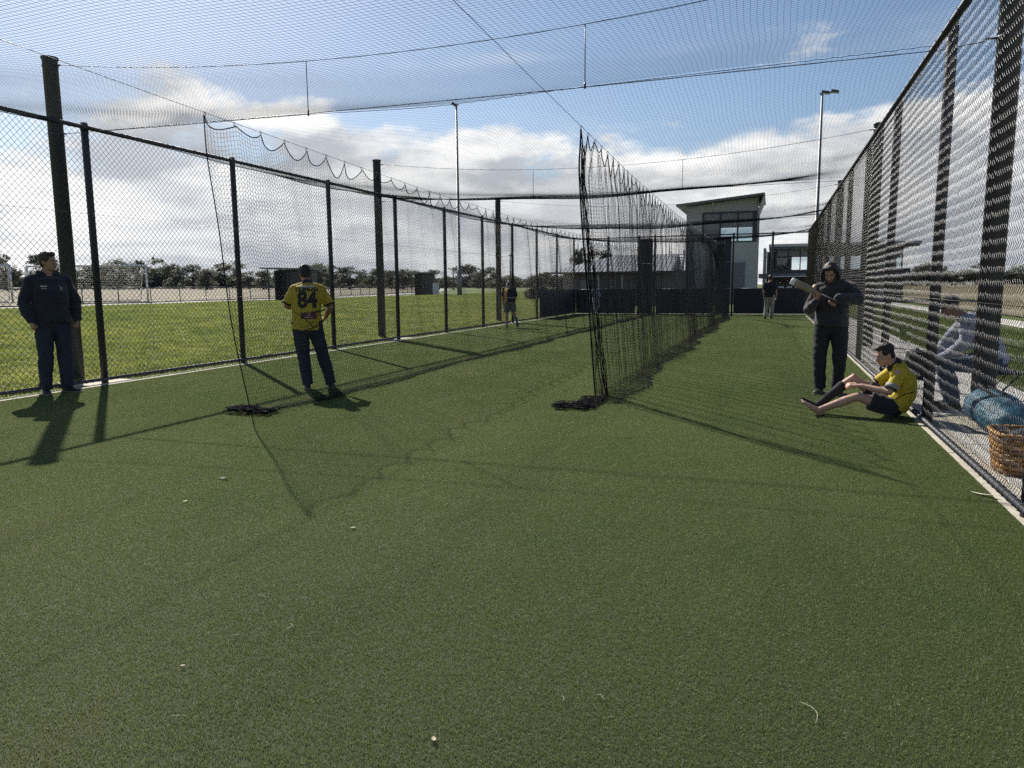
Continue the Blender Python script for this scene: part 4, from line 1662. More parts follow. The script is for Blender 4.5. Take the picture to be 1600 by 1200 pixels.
def person(label, loc, rz, J0, S=1.0, w=1.0, vox=.0105, skin=None, top=None, sleeve='long', bottom=None, leg='long', shoe=None, hair=None, hood=None, collar=None, curl=(.5, .5),
           hemz=.0, topfold=.008, cap=None, sock=None, barefoot=(), belly=0.0, hsc=1.0, baggy=1.0, hairlen=1.0, child=False):
    J = dict(STD)
    J.update(J0)
    J = {k: (V3(v) * S if k not in ('hfL', 'hpL', 'htL', 'hfR', 'hpR', 'htR', 'toL', 'toR', 'hup', 'hfw') else V3(v)) for k, v in J.items()}
    t = thing('person', label, 'person', loc, rz)
    t['_o'] = [0, 0, 0]
    lat = (J['shR'] - J['shL']).normalized()
    hl = (J['hipR'] - J['hipL']).normalized()
    # ---------------- body
    m = MB()
    pel, wai, che, sho, nec = J['pel'], J['wai'], J['che'], J['sho'], J['nec']
    q = S * w
    m.capsule([pel - (wai - pel) * .3, pel, wai, che, sho, nec], [(.12 * q, .085 * q), (.145 * q, .10 * q), (.13 * q, .092 * q), (.15 * q, .105 * q), (.15 * q, .085 * q), (.06 * S, .06 * S)], 16, side=lat)
    up = J['hup'].normalized()
    fw = J['hfw'] - up * J['hfw'].dot(up)
    fw.normalize()
    rt = fw.cross(up)
    hd = J['hed']
    hs = S * hsc
    HM = Matrix((rt, fw, up)).transposed()

    def hp(x, y, z):
        return hd + HM @ Vector((x, y, z)) * hs
    m.capsule([nec - (hd - nec) * .25, nec + (hd - nec) * .3, hp(0, -.015, -.03)], [.066 * S, .056 * S, .055 * S], 12)
    m.ball(hp(0, -.012, .035), (.073 * hs, .094 * hs, .086 * hs), 16, HM)
    m.ball(hp(0, .026, -.028), (.060 * hs, .066 * hs, .082 * hs), 14, HM)
    m.ball(hp(0, .062, -.088), (.027 * hs, .022 * hs, .020 * hs), 10, HM)
    m.ball(hp(0, .078, .020), (.044 * hs, .014 * hs, .012 * hs), 10, HM)
    m.capsule([hp(0, .086, .008), hp(0, .100, -.014), hp(0, .110, -.034)], [.009 * hs, .0115 * hs, .0145 * hs], 8)
    m.ball(hp(0, .086, -.062), (.021 * hs, .010 * hs, .012 * hs), 10, HM)
    for s in (-1, 1):
        m.ball(hp(s * .073, -.012, -.010), (.011 * hs, .021 * hs, .032 * hs), 8, HM)
        m.ball(hp(s * .036, .070, -.030), (.022 * hs, .017 * hs, .020 * hs), 8, HM)
    for s in 'LR':
        a, b, c = J['sh' + s], J['el' + s], J['wr' + s]
        k = S * (w * .5 + .5)
        m.capsule([a, a.lerp(b, .5), b, b.lerp(c, .35), c], [.054 * k, .047 * k, .039 * k, .040 * k, .026 * S], 12)
        hand_mb(m, c + J['hf' + s].normalized() * .02 * S, J['hf' + s], J['hp' + s], J['ht' + s], curl[0 if s == 'L' else 1], S * .98 * (1 if not child else .95))
        a, b, c = J['hip' + s], J['kn' + s], J['an' + s]
        m.capsule([a, a.lerp(b, .5), b, b.lerp(c, .32), b.lerp(c, .7), c], [.080 * k, .070 * k, .052 * k, .054 * k, .040 * S, .034 * S], 12)
        to = J['to' + s].normalized()
        if s in barefoot:
            pitch = J['to' + s].normalized()
            dn = (c - b).normalized()
            he = c + dn * .045 * S - pitch * .045 * S
            ball_ = he + pitch * .17 * S
            m.capsule([he, he + pitch * .06 * S - dn * .012 * S, ball_, he + pitch * .20 * S], [(.030 * S, .028 * S), (.034 * S, .034 * S), (.042 * S, .018 * S), (.040 * S, .013 * S)], 10, side=pitch.cross(dn))
            for kk in range(5):
                off = (kk - 2) * .017 * S
                sd = pitch.cross(dn).normalized()
                m.capsule([he + pitch * .19 * S + sd * off, he + pitch * (.235 - .007 * abs(kk - 1)) * S + sd * off], [.011 * S, .009 * S], 6)
    body = link('body', remesh(m, vox, 3), skin, t, True)
    # ---------------- eyes, lips, brows
    for s in (-1, 1):
        e = MB()
        e.ball(hp(s * .030, .0835, .002), (.012 * hs, .006 * hs, .0065 * hs), 8, HM)
        ey = e.build('eye', M_EYEW, t, True)
        e = MB()
        e.ball(hp(s * .030, .088, .002), (.0055 * hs, .0035 * hs, .0055 * hs), 8, HM)
        e.build('iris', M_EYED, ey, True)
        e = MB()
        e.capsule([hp(s * .014, .091, .021), hp(s * .030, .091, .026), hp(s * .047, .078, .020)], [.0045 * hs, .005 * hs, .0035 * hs], 6)
        if hair:
            e.build('eyebrow', hair, t, True)
    e = MB()
    e.capsule([hp(-.022, .084, -.062), hp(0, .096, -.060), hp(.022, .084, -.062)], [(.004 * hs, .004 * hs), (.006 * hs, .006 * hs), (.004 * hs, .004 * hs)], 6)
    e.build('lips', M_LIP, t, True)
    # ---------------- hair
    if hair and not cap:
        e = MB()
        e.ball(hp(0, -.026, .052), (.082 * hs, .094 * hs, .082 * hs), 16, HM)
        e.ball(hp(0, -.050, -.005), (.076 * hs, .060 * hs, .070 * hs * hairlen), 12, HM)
        e.ball(hp(0, .035, .098), (.058 * hs, .048 * hs, .030 * hs), 12, HM)
        for s in (-1, 1):
            e.ball(hp(s * .062, .012, .045), (.018 * hs, .034 * hs, .046 * hs), 8, HM)
        e.build
        hm = remesh(e, vox * .8, 1, fold=.010 * hs * hairlen, fs=(42, 42, 42), seed=label.__len__())
        link('hair', hm, hair, t, True)
    if cap:
        e = MB()
        e.ball(hp(0, -.014, .055), (.082 * hs, .102 * hs, .076 * hs), 16, HM)
        c_ = link('cap', remesh(e, vox, 1), cap, t, True)
        e = MB()
        e.loft([hp(0, .06, .045), hp(0, .11, .040), hp(0, .165, .028)], [(.075 * hs, .008 * hs), (.072 * hs, .006 * hs), (.045 * hs, .004 * hs)], 14, side=rt)
        e.build('brim', cap, c_, True)
    # ---------------- top garment
    if top:
        e = MB()
        hem = pel - (wai - pel).normalized() * hemz * S
        b_ = baggy
        e.loft([hem, pel, wai, che, sho, sho.lerp(nec, .55)],
                  [(.172 * q * b_, (.128 + belly) * q * b_), (.170 * q * b_, (.130 + belly) * q * b_), (.165 * q * b_, (.130 + belly) * q * b_), (.176 * q, (.135 + belly * .5) * q), (.165 * q, .108 * q), (.078 * S, .078 * S)], 20, side=lat)
        for s in 'LR':
            a, b, c = J['sh' + s], J['el' + s], J['wr' + s]
            k = S * (w * .6 + .4)
            e.capsule([nec.lerp(sho, .35), a.lerp(nec, .35) - (nec - sho) * .20, a - (nec - sho) * .12], [.050 * S, .056 * k, .060 * k], 12)
            a = a - (nec - sho) * .22 + (sho - a) * .08
            if sleeve == 'long':
                e.capsule([a, a.lerp(b, .5), b, b.lerp(c, .5), c - (c - b).normalized() * .01 * S], [.066 * k, .066 * k, .062 * k, .057 * k, .045 * k], 14)
            else:
                e.loft([a.lerp(b, -.12), a, a.lerp(b, .45), a.lerp(b, .84)], [.040 * k, .064 * k, .068 * k, .071 * k], 16)
        sh_me = remesh(e, vox, 5, fold=topfold * 1.6 * S, fs=(7, 7, 13), seed=len(label) * .7)
        shirt = link(sleeve == 'long' and 'hoodie' or 'shirt', sh_me, top, t, True)
        if sleeve == 'long':
            for s in 'LR':
                b, c = J['el' + s], J['wr' + s]
                d = (c - b).normalized()
                e = MB()
                e.loft([c - d * .045 * S, c - d * .04 * S, c + d * .005 * S, c + d * .008 * S], [.040 * S, .044 * S, .041 * S, .034 * S], 14)
                e.build('cuff', top, shirt, True)
        elif collar:
            for s in 'LR':
                a, b = J['sh' + s], J['el' + s]
                d = (b - a).normalized()
                c = a.lerp(b, .80)
                k = S * (w * .6 + .4)
                e = MB()
                e.loft([c - d * .008 * k, c + d * .016 * k], [.0735 * k, .0735 * k], 18)
                e.build('sleeve_band', collar, shirt, True)
        if collar:
            e = MB()
            ax = (hd - nec).normalized()
            cc = sho.lerp(nec, .72)
            e.loft([cc - ax * .012 * S, cc + ax * .012 * S, cc + ax * .034 * S, cc + ax * .036 * S], [(.088 * S, .090 * S), (.080 * S, .082 * S), (.071 * S, .074 * S), (.062 * S, .064 * S)], 18, side=lat)
            e.build('collar', collar, shirt, True)
    else:
        shirt = None
    # ---------------- hood
    if hood == 'up':
        e = MB()
        e.capsule([sho, nec.lerp(sho, .3), nec.lerp(hd, .30)], [(.11 * S, .095 * S), (.098 * S, .095 * S), (.085 * S, .085 * S)], 14, side=lat)
        link('neck_gaiter', remesh(e, vox, 2, fold=.008, seed=5.0), top, t, True)
        e = MB()
        for k in range(9):
            a = -1.15 + k * .36
        rings = []
        # open-fronted shell: sweep of arches from the brow back and down to the shoulders
        prof = [(.030, .112), (.012, .122), (-.02, .126), (-.055, .118), (-.10, .090), (-.118, .03), (-.10, -.05), (-.075, -.11)]
        outer, inner = [], []
        for y_, z_ in prof:
            for dst, kk in ((outer, 1.0), (inner, .86)):
                arc = []
                for j in range(15):
                    a = math.pi * (j / 14 * 1.30 - .15)
                    arc.append(hp(math.cos(a) * .112 * kk, y_ * (kk if y_ < .05 else 1), -.035 + math.sin(a) * (z_ + .035) * kk if math.sin(a) > 0 else -.035 + math.sin(a) * .20))
                dst.append(arc)
        Vv, Ff = [], []
        for A in (outer, inner):
            b0 = len(Vv)
            for arc in A:
                Vv += arc
            for i in range(len(A) - 1):
                for j in range(14):
                    f_ = (b0 + i * 15 + j, b0 + i * 15 + j + 1, b0 + (i + 1) * 15 + j + 1, b0 + (i + 1) * 15 + j)
                    Ff.append(f_)
        n0 = len(prof) * 15
        for j in range(14):
            Ff.append((j, j + 1, n0 + j + 1, n0 + j))
            Ff.append(((len(prof) - 1) * 15 + j, (len(prof) - 1) * 15 + j + 1, n0 + (len(prof) - 1) * 15 + j + 1, n0 + (len(prof) - 1) * 15 + j))
        for i in range(len(prof) - 1):
            for j in (0, 14):
                Ff.append((i * 15 + j, (i + 1) * 15 + j, n0 + (i + 1) * 15 + j, n0 + i * 15 + j))
        e.add(Vv, Ff)
        e.build('hood', top, t, True)
        e = MB()
        e.tube([p for p in outer[0]], .009 * S, 6)
        e.build('hood_hem', top, t, True)
    elif hood == 'down':
        e = MB()
        c0 = nec
        pts = []
        for k in range(13):
            a = R(-150 + 300 * k / 12) - math.pi / 2
            pts.append(c0 + lat * (.098 * S * math.cos(a)) + Vector((0, 1, 0)) * (.085 * S * math.sin(a) - .012 * S) + Vector((0, 0, (.012 - .045 * max(0, math.sin(a))) * S)))
        e.capsule(pts, [.022 * S] + [.033 * S] * 11 + [.022 * S], 10)
        link('hood', remesh(e, vox, 2, fold=.006, seed=2.0), top, t, True)
    # ---------------- trousers or shorts
    if bottom:
        e = MB()
        hem = pel - (wai - pel).normalized() * .02 * S
        e.capsule([hem.lerp(pel, 0) - (wai - pel) * .35, pel, pel.lerp(wai, .55)], [(.135 * q, .105 * q), (.155 * q, (.115 + belly * .6) * q), (.150 * q, (.112 + belly) * q)], 16, side=hl)
        for s in 'LR':
            a, b, c = J['hip' + s], J['kn' + s], J['an' + s]
            k = S * (w * .6 + .4) * baggy
            if leg == 'long':
                e.loft([a.lerp(b, -.1), a.lerp(b, .5), b, b.lerp(c, .4), b.lerp(c, .8), c + (c - b).normalized() * .025 * S], [.098 * k, .090 * k, .074 * k, .072 * k, .066 * k, .064 * k], 14)
            else:
                e.loft([a.lerp(b, -.1), a.lerp(b, .5), a.lerp(b, leg)], [.095 * k, .098 * k, .098 * k], 14)
        link('trousers' if leg == 'long' else 'shorts', remesh(e, vox, 5, fold=.011 * S, fs=(8, 8, 13), seed=len(label) * .3), bottom, t, True)
    # ---------------- socks and shoes
    for s in 'LR':
        b, c = J['kn' + s], J['an' + s]
        to = J['to' + s].normalized()
        if sock and s in sock[1]:
            e = MB()
            e.capsule([b.lerp(c, sock[2]), b.lerp(c, .6), c], [.056 * S, .048 * S, .041 * S], 12)
            dn = (c - b).normalized()
            if s not in barefoot:
                he = c + dn * .03 * S - to * .03 * S
                e.capsule([he, he + to * .10 * S, he + to * .20 * S], [(.036 * S, .036 * S), (.038 * S, .030 * S), (.038 * S, .018 * S)], 10, side=to.cross(dn))
            link('sock', remesh(e, vox * .8, 2), sock[0], t, True)
        if shoe and s not in barefoot:
            dn = J.get('dn' + s)
            dn = V3(dn) if dn else Vector((0, 0, -1))
            dn.normalize()
            he = c - to * .055 * S
            so = .085 * S
            sd = to.cross(dn).normalized()
            e = MB()
            e.capsule([he + dn * .045 * S, he + to * .09 * S + dn * .045 * S, he + to * .18 * S + dn * .055 * S, he + to * .245 * S + dn * .060 * S],
                      [(.036 * S, .034 * S), (.043 * S, .036 * S), (.048 * S, .026 * S), (.040 * S, .020 * S)], 12, side=sd)
            e.capsule([c, he + to * .05 * S + dn * .03 * S], [.044 * S, .046 * S], 10)
            sh_ = link('shoe', remesh(e, vox * .8, 2), shoe, t, True)
            e = MB()
            base = he + dn * (so - .010 * S)
            poly = []
            for (f_, w_) in ((-.035, .022), (-.01, .038), (.08, .040), (.17, .050), (.235, .042), (.278, .018), (.278, -.018), (.235, -.042), (.17, -.050), (.08, -.040), (-.01, -.038), (-.035, -.022)):
                poly.append(base + to * f_ * S + sd * w_ * S - dn * .008)
            e.prism(poly, dn * .020 * S)
            e.build('sole', M_SOLE, sh_, False)
    return t, shirt, J


def skin_mat(name, c):
    return pbr(name, c, 0.52, var=0.16, vscale=14, bump=.05, bscale=90, spec=.4)


M_SKIN = skin_mat('fair_skin', (0.50, 0.30, 0.22))
M_SKIN2 = skin_mat('tanned_skin', (0.40, 0.23, 0.16))
M_EYEW = pbr('eye_white', (.55, .53, .50), .3)
M_EYED = pbr('eye_iris', (.03, .022, .018), .2)
M_LIP = pbr('lip_skin', (.36, .15, .13), .5)
M_HAIRD = pbr('dark_brown_hair', (.022, .016, .012), .55, var=.5, vscale=60, bump=.6, bscale=120)
M_HAIRB = pbr('brown_hair', (.060, .040, .026), .55, var=.5, vscale=60, bump=.6, bscale=120)
M_NAVY = pbr('navy_fleece', (.021, .024, .036), .95, var=.3, vscale=7, bump=.3, bscale=160, sheen=.15)
M_CHAR = pbr('charcoal_fleece', (.032, .032, .037), .95, var=.3, vscale=7, bump=.3, bscale=160, sheen=.2)
M_DENIM = pbr('dark_denim', (.026, .034, .056), .9, var=.35, vscale=9, bump=.25, bscale=240)
M_DENIM2 = pbr('blue_denim', (.060, .095, .17), .9, var=.35, vscale=9, bump=.25, bscale=240)
M_BLKCLOTH = pbr('black_trackpants', (.022, .022, .027), .9, var=.25, vscale=8, bump=.25, bscale=200)
M_SHOE = pbr('black_shoe', (.018, .018, .020), .5, var=.3, vscale=20)
M_SHOEW = pbr('white_shoe', (.55, .55, .53), .5, var=.2, vscale=20)
M_SOLE = pbr('shoe_sole', (.16, .155, .15), .7)
M_TRIM = pbr('black_trim', (.016, .015, .016), .8)
M_MAROON = pbr('maroon_patch', (.105, .020, .030), .7)
M_PALE = pbr('pale_print', (.55, .53, .45), .7)
M_GREYP = pbr('grey_print', (.30, .30, .28), .7)
M_KHAKI = pbr('khaki_cotton', (.30, .28, .22), .9, var=.2, vscale=9, bump=.2, bscale=200)
M_GREYCLOTH = pbr('grey_cotton', (.15, .14, .135), .9, var=.25, vscale=9, bump=.2, bscale=200)
M_BLACKTEE = pbr('black_cotton', (.017, .017, .020), .9, var=.25, vscale=8, bump=.2, bscale=200)
M_WHITECLOTH = pbr('white_cotton', (.60, .60, .60), .9, var=.15, vscale=9, bump=.2, bscale=200)
M_CHECK = pbr('pale_blue_shirt', (.46, .48, .56), .9, col2=(.34, .36, .46), vscale=22, bump=.2, bscale=200)


def yellow_mat():
    m = bpy.data.materials.new('yellow_jersey')
    m.use_nodes = True
    t = NT(m.node_tree)
    tc = t.n('ShaderNodeTexCoord').outputs['Object']
    sp = t.n('ShaderNodeSeparateXYZ', {0: tc})
    s = t.math('ABSOLUTE', t.math('SUBTRACT', t.math('FRACT', t.math('MULTIPLY', sp.outputs['X'], 38.0)), .5))
    line = t.remap(s, .05, .11, 1, 0)
    nz = t.noise(tc, 7, 4, .6)
    c = t.mix(t.remap(nz, .3, .7), (.66, .52, .045, 1), (.76, .62, .07, 1))
    c = t.mix(t.math('MULTIPLY', line, .55), c, (.10, .085, .02, 1))
    bp = t.n('ShaderNodeBump', {'Strength': .2, 'Distance': .005, 'Height': t.noise(tc, 190, 2, .6)})
    p = t.n('ShaderNodeBsdfPrincipled', {'Base Color': c, 'Roughness': .75, 'Normal': bp.outputs[0]})
    tr = t.n('ShaderNodeBsdfTranslucent', {'Color': c})
    mx = t.n('ShaderNodeMixShader', {0: .32, 1: p.outputs[0], 2: tr.outputs[0]})
    t.n('ShaderNodeOutputMaterial', {'Surface': mx.outputs[0]})
    return m


M_YEL = yellow_mat()
M_YEL2 = pbr('plain_yellow_jersey', (.66, .52, .04), .75, var=.15, vscale=7, bump=.2, bscale=190, trans=((.68, .54, .05), .25))


def wrap(target, flat_pts, faces, mapper, direction, name, mat, off=.004):
    """lay a flat print onto a garment by casting along 'direction' (garment space)"""
    dg = bpy.context.evaluated_depsgraph_get()
    bv = BVHTree.FromPolygons([v.co.copy() for v in target.data.vertices], [tuple(p.vertices) for p in target.data.polygons])
    d = Vector(direction).normalized()
    out = []
    last = None
    for p in flat_pts:
        o_ = mapper(p)
        h = bv.ray_cast(o_ - d * .6, d, 1.2)
        if h[0] is None:
            q = last if last is not None else o_
            out.append(q)
        else:
            q = h[0] - d * off
            last = q
            out.append(q)
    me = bpy.data.meshes.new(name)
    me.from_pydata([tuple(p) for p in out], [], faces)
    me.update()
    o = link(name, me, mat, target, True)
    return o


def text_flat(s, size, bold=0.0, cut=.012, sx=1.0):
    cu = bpy.data.curves.new('txt', 'FONT')
    cu.body = s
    cu.size = size
    cu.align_x = 'CENTER'
    cu.offset = bold
    ob = bpy.data.objects.new('txt', cu)
    COL.objects.link(ob)
    dg = bpy.context.evaluated_depsgraph_get()
    me = bpy.data.meshes.new_from_object(ob.evaluated_get(dg))
    bpy.data.objects.remove(ob)
    bm = bmesh.new()
    bm.from_mesh(me)
    bmesh.ops.triangulate(bm, faces=bm.faces)
    for _ in range(4):
        lo = [e for e in bm.edges if e.calc_length() > cut]
        if not lo:
            break
        bmesh.ops.subdivide_edges(bm, edges=lo, cuts=1)
        bmesh.ops.triangulate(bm, faces=bm.faces)
    P = [Vector((v.co.x * sx, v.co.y, 0)) for v in bm.verts]
    bm.verts.index_update()
    Fc = [tuple(v.index for v in f.verts) for f in bm.faces]
    bm.free()
    return P, Fc


def rect_flat(x0, x1, y0, y1, n=10, k=4):
    P = [Vector((x0 + (x1 - x0) * i / n, y0 + (y1 - y0) * j / k, 0)) for j in range(k + 1) for i in range(n + 1)]
    Fc = [(j * (n + 1) + i, j * (n + 1) + i + 1, (j + 1) * (n + 1) + i + 1, (j + 1) * (n + 1) + i) for j in range(k) for i in range(n)]
    return P, Fc


def ribbon_flat(pts, wd):
    P, Fc = [], []
    pts = [Vector((a, b, 0)) for a, b in pts]
    fine = []
    for a, b in zip(pts[:-1], pts[1:]):
        n = max(2, int((b - a).length / .015))
        fine += [a.lerp(b, k / n) for k in range(n)]
    fine.append(pts[-1])
    for i, p in enumerate(fine):
        d = (fine[min(i + 1, len(fine) - 1)] - fine[max(i - 1, 0)]).normalized()
        s = Vector((-d.y, d.x, 0)) * wd
        P += [p - s, p + s]
        if i:
            Fc.append((2 * i - 2, 2 * i - 1, 2 * i + 1, 2 * i))
    return P, Fc


def face_dir(dx, dy):
    return math.atan2(-dx, dy)


# ---- man in navy hoodie by the left fence
t, shirt, J = person('tall man in navy hoodie and jeans standing against the left fence', (-9.24, 7.40, 0), face_dir(.90, -.42),
                     dict(shL=(-.195, -.01, 1.43), shR=(.195, -.01, 1.43), elL=(-.285, -.03, 1.16), wrL=(-.265, .07, .93), elR=(.285, -.03, 1.16), wrR=(.255, .08, .93), hfw=(-.62, .8, -.05), hed=(-.01, .03, 1.645),
                          anL=(-.10, .02, .09), anR=(.13, -.03, .09), toL=(-.5, 1, 0), toR=(.15, 1, 0), hfL=(.1, .35, -1), hfR=(-.1, .35, -1)),
                     S=1.08, w=1.16, skin=M_SKIN2, top=M_NAVY, hood='down', bottom=M_DENIM, shoe=M_SHOE, hair=M_HAIRB, curl=(1.0, 1.0), hemz=.05, topfold=.009, belly=.02, baggy=1.03)
for pts_, wd in (([(.125, 1.345), (.105, 1.352), (.09, 1.342), (.075, 1.350), (.06, 1.345)], .006), ([(.12, 1.318), (.09, 1.320), (.065, 1.317)], .003),
                 ([(-.075, 1.36), (-.09, 1.315), (-.115, 1.335)], .004), ([(-.07, 1.305), (-.12, 1.303)], .0025)):
    P, Fc = ribbon_flat(pts_, wd)
    wrap(shirt, P, Fc, lambda p: Vector((p.x * 1.08, .1, p.y * 1.08)), (0, -1, 0), 'chest_mark', M_PALE)

# ---- man in the yellow number 84 jersey, seen from behind
t, shirt, J = person('man seen from behind in yellow jersey with black number 84 and dark jeans', (-6.03, 8.72, 0), face_dir(-.55, .83),
                     dict(pel=(-.05, 0, .95), wai=(-.045, -.01, 1.09), che=(-.03, -.015, 1.27), sho=(-.02, -.02, 1.425), nec=(-.02, .005, 1.50), hed=(-.045, .075, 1.615), hup=(-.08, .36, 1), hfw=(-.12, 1, -.35),
                          shL=(-.205, -.01, 1.41), shR=(.175, -.01, 1.41), elL=(-.315, .02, 1.17), wrL=(-.20, .24, 1.16), elR=(.285, .00, 1.15), wrR=(.20, .20, .99), hfL=(.6, .7, .2), hpL=(.3, 0, 1), htL=(-.3, 1, .2), hfR=(-.5, .7, -.5), hpR=(-.6, -.2, .3), htR=(0, .5, .9),
                          hipL=(-.145, 0, .93), knL=(-.115, .03, .50), anL=(-.075, -.01, .09), hipR=(.05, 0, .93), knR=(.145, .03, .50), anR=(.245, .0, .09)),
                     S=.985, w=1.13, skin=M_SKIN2, top=M_YEL, sleeve='short', collar=M_TRIM, bottom=M_DENIM, shoe=M_SHOE, hair=M_HAIRD, curl=(.7, .6), hemz=.10, topfold=.0045, baggy=1.06, belly=.015)


def back(x, z):
    return lambda p: Vector((x + p.x, -.2, z + p.y))


for s_, sz, x_, z_, bold, sx in (('84', .300, -.025, 1.145, .012, .86), ('QUINLAN', .070, -.025, 1.362, .0035, .95)):
    P, Fc = text_flat(s_, sz, bold, .012, sx)
    wrap(shirt, P, Fc, back(x_, z_), (0, 1, 0), 'number' if s_ == '84' else 'name_lettering', M_TRIM, .004)
P, Fc = rect_flat(-.10, .075, 1.415, 1.437, 10, 2)
wrap(shirt, P, Fc, lambda p: Vector((p.x, -.2, p.y)), (0, 1, 0), 'collar_print', M_PALE, .004)
P, Fc = rect_flat(-.115, .085, .985, 1.075, 12, 5)
pt = wrap(shirt, P, Fc, lambda p: Vector((p.x, -.2, p.y)), (0, 1, 0), 'sponsor_patch', M_MAROON, .004)
for zz, wv in ((1.052, .030), (1.03, .022), (1.005, .055)):
    P, Fc = rect_flat(-.015 - wv, -.015 + wv, zz, zz + .006, 8, 1)
    wrap(shirt, P, Fc, lambda p: Vector((p.x, -.2, p.y)), (0, 1, 0), 'patch_print', M_PALE, .007)
for pts_, wd in (([(-.23, 1.115), (-.15, 1.05), (-.09, 1.01), (.02, .90), (.03, .86)], .004), ([(.26, 1.15), (.15, 1.09), (.04, 1.08), (-.03, 1.06)], .004), ([(.21, 1.11), (.11, 1.08), (.08, 1.07)], .009),
                 ([(.18, .97), (.12, .90), (.03, .855), (-.08, .835)], .007), ([(.13, 1.06), (.06, .97), (-.05, .87)], .0035)):
    P, Fc = ribbon_flat(pts_, wd)
    wrap(shirt, P, Fc, lambda p: Vector((p.x, -.2, p.y)), (0, 1, 0), 'stripe', M_TRIM, .0035)
# phone he looks at
hd_ = t
c = Matrix.Rotation(t.rotation_euler.z, 3, 'Z') @ (Vector((-.13, .345, 1.195)) * .985) + Vector(t.location)
m = MB()
m.box((0, 0, 0), (.074, .15, .009), m=Matrix.Rotation(.5, 3, 'X'))
ph = m.build('phone', M_TRIM, None, bevel=.003)
ph.location = c
ph.rotation_euler = (0, 0, t.rotation_euler.z)
tag(ph, 'dark mobile phone held by the man in the number 84 jersey', 'phone')

# ---- man in charcoal hoodie with a cricket bat
HX, HY = .72, 10.18
t, shirt, J = person('man in charcoal hoodie with hood up, looking down at a cricket bat', (HX, HY, 0), face_dir(-.12, -1),
                     dict(pel=(0, 0, .93), wai=(0, -.01, 1.07), che=(0, .005, 1.25), sho=(0, .02, 1.40), nec=(.005, .06, 1.475), hed=(.03, .135, 1.570), hup=(.08, .62, 1), hfw=(.14, 1, -.70),
                          shL=(-.20, .0, 1.41), shR=(.20, .01, 1.38), elR=(.265, .10, 1.115), wrR=(.185, .325, 1.215), elL=(-.315, .13, 1.235), wrL=(-.075, .325, 1.255),
                          hfR=(-.35, .05, .9), hpR=(0, 1, 0), htR=(.9, 0, .4), hfL=(.50, .05, -.75), hpL=(0, 1, .1), htL=(.8, 0, .5),
                          anL=(-.11, -.02, .09), anR=(.10, .03, .09), knL=(-.12, .03, .49), knR=(.12, .05, .49), toL=(-.25, 1, 0), toR=(.2, 1, 0)),
                     S=.975, w=1.12, skin=M_SKIN2, top=M_CHAR, hood='up', bottom=M_BLKCLOTH, shoe=M_SHOE, hair=M_HAIRD, curl=(1.15, 1.15), hemz=.04, topfold=.010, belly=.03, baggy=1.05)
# beard
m = MB()
RZ = t.rotation_euler.z
# cricket bat, a thing of its own resting in his hands
M_WILLOW = pbr('willow', (.30, .235, .15), .55, var=.25, vscale=9, bump=.05, bscale=60)
M_GRIP = pbr('dark_grip', (.035, .030, .032), .75)
M_TOE = pbr('white_toe_guard', (.75, .75, .72), .4)
W3 = Matrix.Rotation(RZ, 3, 'Z')


def hw(p):
    return W3 @ (Vector(p) * .975) + Vector((HX, HY, 0))


toe, han = hw((.475, .36, 1.475)), hw((-.20, .36, 1.145))
ax = (toe - han).normalized()
L = (toe - han).length
root = thing('cricket_bat', 'worn wooden cricket bat held across his chest by the hooded man', 'cricket bat', tuple(han))
sd = ax.cross(Vector((0, -1, .35))).normalized()
m = MB()
s0 = han + ax * (L - .36)
m.loft([s0 - ax * .03, s0 + ax * .06, s0 + ax * .12, s0 + ax * .25, toe - ax * .012, toe], [(.016, .016), (.032, .020), (.045, .024), (.047, .030), (.046, .022), (.038, .016)], 12, side=sd)
m.build('blade', M_WILLOW, root, True)
m = MB()
m.loft([toe - ax * .05, toe + ax * .002, toe + ax * .006], [(.0480, .025), (.0470, .0235), (.034, .014)], 12, side=sd)
m.build('toe_guard', M_TOE, root, True)
m = MB()
m.loft([han, han + ax * .01, han + ax * (L - .36)], [.019, .0165, .0155], 10)
m.build('handle', M_GRIP, root, True)
for k in range(9):
    m = MB()
    m.loft([han + ax * (.02 + k * .03), han + ax * (.03 + k * .03)], [.0185, .0185], 10)
    m.build('grip_ring', M_GRIP, root, True)

# ---- boy sitting on the turf
t, shirt, J = person('boy in yellow jersey sitting on the turf with one bare foot', (1.26, 8.52, 0), face_dir(-1, -.04),
                     dict(pel=(0, 0, .135), wai=(0, -.065, .25), che=(0, -.065, .40), sho=(0, .0, .515), nec=(0, .05, .575), hed=(-.015, .135, .655), hup=(-.05, .30, 1), hfw=(-.42, 1, -.30),
                          shL=(-.150, .005, .505), shR=(.150, .03, .495), elL=(-.215, .105, .290), wrL=(-.075, .345, .335), elR=(.19, .17, .32), wrR=(.04, .375, .345),
                          hfL=(.35, .7, .0), hpL=(.2, .15, -1), htL=(.8, -.3, .2), hfR=(-.45, .7, .0), hpR=(-.2, .1, -1), htR=(-.8, -.3, .2),
                          hipL=(-.085, .05, .115), knL=(-.11, .385, .225), anL=(-.09, .735, .070), hipR=(.085, .05, .115), knR=(.10, .41, .40), anR=(.05, .745, .095),
                          toL=(-.12, .75, .55), toR=(-.1, .82, .50)),
                     S=1.0, w=.84, vox=.0085, skin=M_SKIN, top=M_YEL2, sleeve='short', collar=M_TRIM, bottom=M_NAVY, leg=.62, hair=M_HAIRD, curl=(.55, .55), hemz=.02, topfold=.007, baggy=1.12,
                     sock=(M_BLKCLOTH, 'R', .30), barefoot=('L',), hsc=.93, hairlen=1.15, child=True)
for s_ in 'L':
    a, b = J['sh' + s_], J['el' + s_]
    e = MB()
    c = a.lerp(b, .72)
    d = (b - a).normalized()
    e.loft([c - d * .020, c + d * .022], [.0665, .0665], 18)
    e.build('sleeve_panel', M_GREYP, shirt, True)
